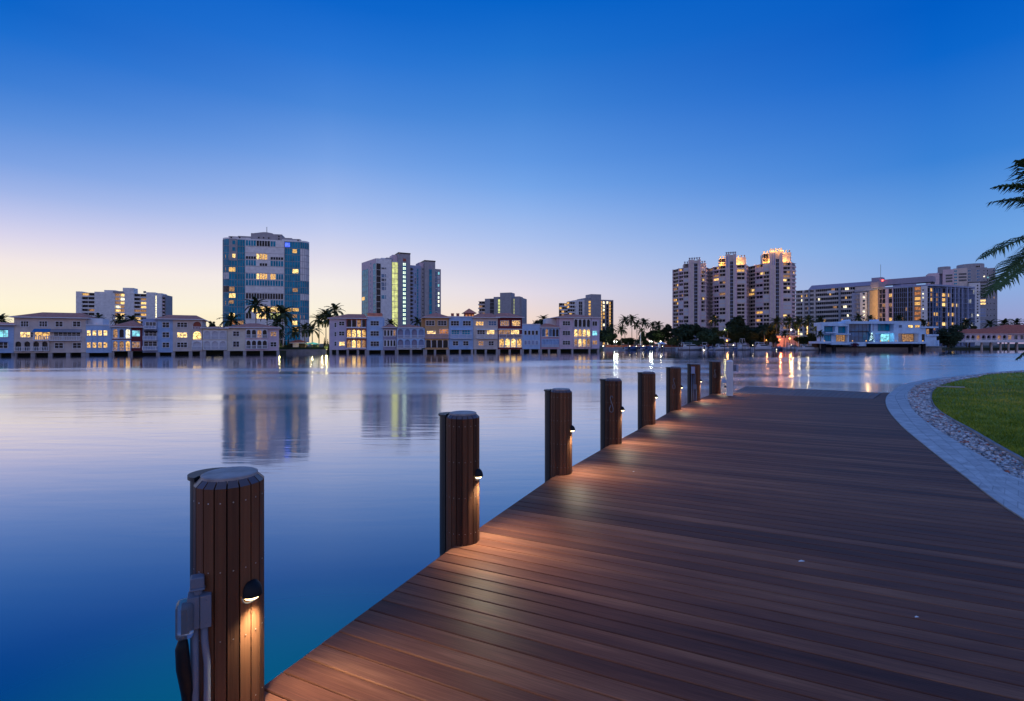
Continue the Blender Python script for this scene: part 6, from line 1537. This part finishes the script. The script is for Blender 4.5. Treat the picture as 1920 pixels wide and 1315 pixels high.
# ------------------------------------------------------------------ the near palm at the right edge
PD = 15.; K = P(2030, 425, PD); t = thing('palm_tree', 'large near palm at the right picture edge, only its frond tips showing over the lawn', 'palm', (K.x, K.y, 0))
rn = random.Random(14)
mb = MB(); mb.tube([(0.5, .2, 0), (.35, .1, 1.2), (.1, 0, 3.), (0, 0, K.z - .1)], [.24, .17, .14, .12], 12); mb.build('trunk', 'palm_bark', t)
def qb(a, b_, c, n_=14): return [a.lerp(b_, i / n_).lerp(b_.lerp(c, i / n_), i / n_) for i in range(n_ + 1)]
FR = [((1965, 345, -.6), (1912, 300, -.8), .85), ((1945, 335, .3), (1861, 352, .6), .62), ((1950, 362, -.3), (1858, 380, -.6), .72), ((1935, 430, 0), (1838, 486, -.1), .95), ((1925, 455, .2), (1845, 558, .3), 1.15), ((1945, 470, -.5), (1868, 545, -.7), 1.0), ((2010, 600, .5), (1904, 676, .8), .45), ((2080, 330, 0), (2180, 380, .5), 1.), ((2100, 400, -.5), (2190, 520, -1), 1.), ((2050, 330, 1.5), (2090, 380, 3), 1.), ((2020, 330, -1.5), (2000, 400, -3), 1.), ((2060, 450, 1.5), (2090, 600, 2.2), 1.), ((2000, 300, 1), (1985, 270, 2), 1.)]
for (mx_, my_, md_), (ex, ey, ed), ll in FR:
    mb = MB(); a = Vector((0, 0, K.z)); b_ = P(mx_, my_, PD + md_) - Vector((K.x, K.y, 0)); c = P(ex, ey, PD + ed) - Vector((K.x, K.y, 0))
    frond(mb, qb(a, b_, c), 64, .85 * ll, .058, rn, .7); mb.build('frond', 'palm_near', t)

# ================================================================== sky, camera
W = bpy.data.worlds.new('World'); S.world = W; W.use_nodes = True; n = W.node_tree.nodes; l = W.node_tree.links; bg = n['Background']
tc = n.new('ShaderNodeTexCoord'); sx = n.new('ShaderNodeSeparateXYZ'); l.new(tc.outputs['Generated'], sx.inputs[0])


def ramp(stops):
    r_ = n.new('ShaderNodeValToRGB'); e = r_.color_ramp.elements; r_.color_ramp.interpolation = 'B_SPLINE' if False else 'EASE'
    r_.color_ramp.interpolation = 'LINEAR'
    for i, (p_, c_) in enumerate(stops):
        q = e[i] if i < 2 else e.new(p_)
        q.position = p_; q.color = lin(c_) + (1,)
    l.new(sx.outputs['Z'], r_.inputs[0]); return r_


TOP = (84, 118, 182)
WEST = ramp([(0, (255, 236, 186)), (1., TOP), (.03, (255, 243, 205)), (.055, (255, 245, 217)), (.114, (244, 232, 230)), (.15, (217, 213, 236)), (.178, (191, 198, 236)), (.21, (158, 180, 232)), (.248, (123, 161, 227)), (.30, (87, 141, 219)), (.345, (57, 124, 212)), (.40, (24, 108, 206)), (.432, (6, 99, 200)), (.62, (3, 90, 194)), (.72, (14, 93, 192)), (.84, (44, 104, 188))])
GLOW = ramp([(0, (252, 226, 188)), (1., TOP), (.044, (252, 237, 207)), (.063, (250, 241, 222)), (.112, (243, 236, 233)), (.15, (225, 221, 236)), (.207, (191, 203, 240)), (.253, (162, 187, 237)), (.322, (120, 163, 230)), (.402, (75, 136, 218)), (.474, (41, 117, 212)), (.537, (12, 101, 203)), (.64, (3, 90, 194)), (.74, (16, 94, 192)), (.85, (46, 105, 188))])
MIDDLE = ramp([(0, (245, 205, 172)), (1., TOP), (.046, (243, 219, 206)), (.0985, (227, 218, 230)), (.15, (200, 206, 235)), (.2, (172, 194, 238)), (.249, (146, 181, 237)), (.295, (118, 166, 233)), (.34, (97, 152, 227)), (.423, (64, 131, 215)), (.497, (33, 114, 207)), (.561, (6, 99, 200)), (.64, (3, 90, 194)), (.74, (16, 94, 192)), (.85, (46, 105, 188))])
EAST = ramp([(0, (168, 152, 186)), (1., (84, 118, 182)), (.0356, (150, 160, 206)), (.076, (140, 170, 222)), (.155, (112, 165, 228)), (.268, (58, 130, 215)), (.40, (12, 102, 203)), (.46, (0, 92, 196)), (.62, (1, 89, 193)), (.73, (14, 93, 191)), (.85, (46, 105, 187))])
BACK = ramp([(0, (214, 196, 214)), (1., (84, 118, 182)), (.1, (212, 196, 226)), (.25, (176, 186, 236)), (.5, (92, 136, 218))])
fl = n.new('ShaderNodeVectorMath'); fl.operation = 'MULTIPLY'; fl.inputs[1].default_value = (1, 1, 0); l.new(tc.outputs['Generated'], fl.inputs[0])
nm = n.new('ShaderNodeVectorMath'); nm.operation = 'NORMALIZE'; l.new(fl.outputs[0], nm.inputs[0])
dn = n.new('ShaderNodeSeparateXYZ'); l.new(nm.outputs[0], dn.inputs[0])


def blend(a, b_, axis, lo, hi, mode='LINEAR'):
    mr = n.new('ShaderNodeMapRange'); mr.interpolation_type = mode; mr.inputs[1].default_value = lo; mr.inputs[2].default_value = hi; l.new(dn.outputs[axis], mr.inputs[0])
    mx = n.new('ShaderNodeMix'); mx.data_type = 'RGBA'; l.new(mr.outputs[0], mx.inputs[0]); l.new(a, mx.inputs[6]); l.new(b_, mx.inputs[7]); return mx.outputs[2]


# the afterglow by compass direction: west, under the glow, north, east, and the sky behind
o1 = blend(WEST.outputs[0], GLOW.outputs[0], 'X', -.72, -.34); o1 = blend(o1, MIDDLE.outputs[0], 'X', -.34, .02); o1 = blend(o1, EAST.outputs[0], 'X', .02, .64)
o3 = blend(BACK.outputs[0], o1, 'Y', -.45, .55, 'SMOOTHSTEP')
l.new(o3, bg.inputs['Color']); bg.inputs['Strength'].default_value = 1.

cam = bpy.data.cameras.new('Camera'); co = bpy.data.objects.new('Camera', cam); COL.objects.link(co); S.camera = co
co.location = (0, 0, EYE); co.rotation_euler = (R(90), 0, 0); cam.sensor_width = 36.; cam.lens = 36. * FO / 1920; cam.shift_y = -(657.5 - HY) / 1920; cam.clip_end = 6000; cam.clip_start = .05
S.view_settings.view_transform = 'Standard'; S.view_settings.look = 'None'; S.view_settings.exposure = 0.; S.view_settings.gamma = 1.
S.cycles.use_denoising = True; S.cycles.max_bounces = 6; S.cycles.sample_clamp_indirect = 6.; S.cycles.caustics_reflective = False; S.cycles.caustics_refractive = False
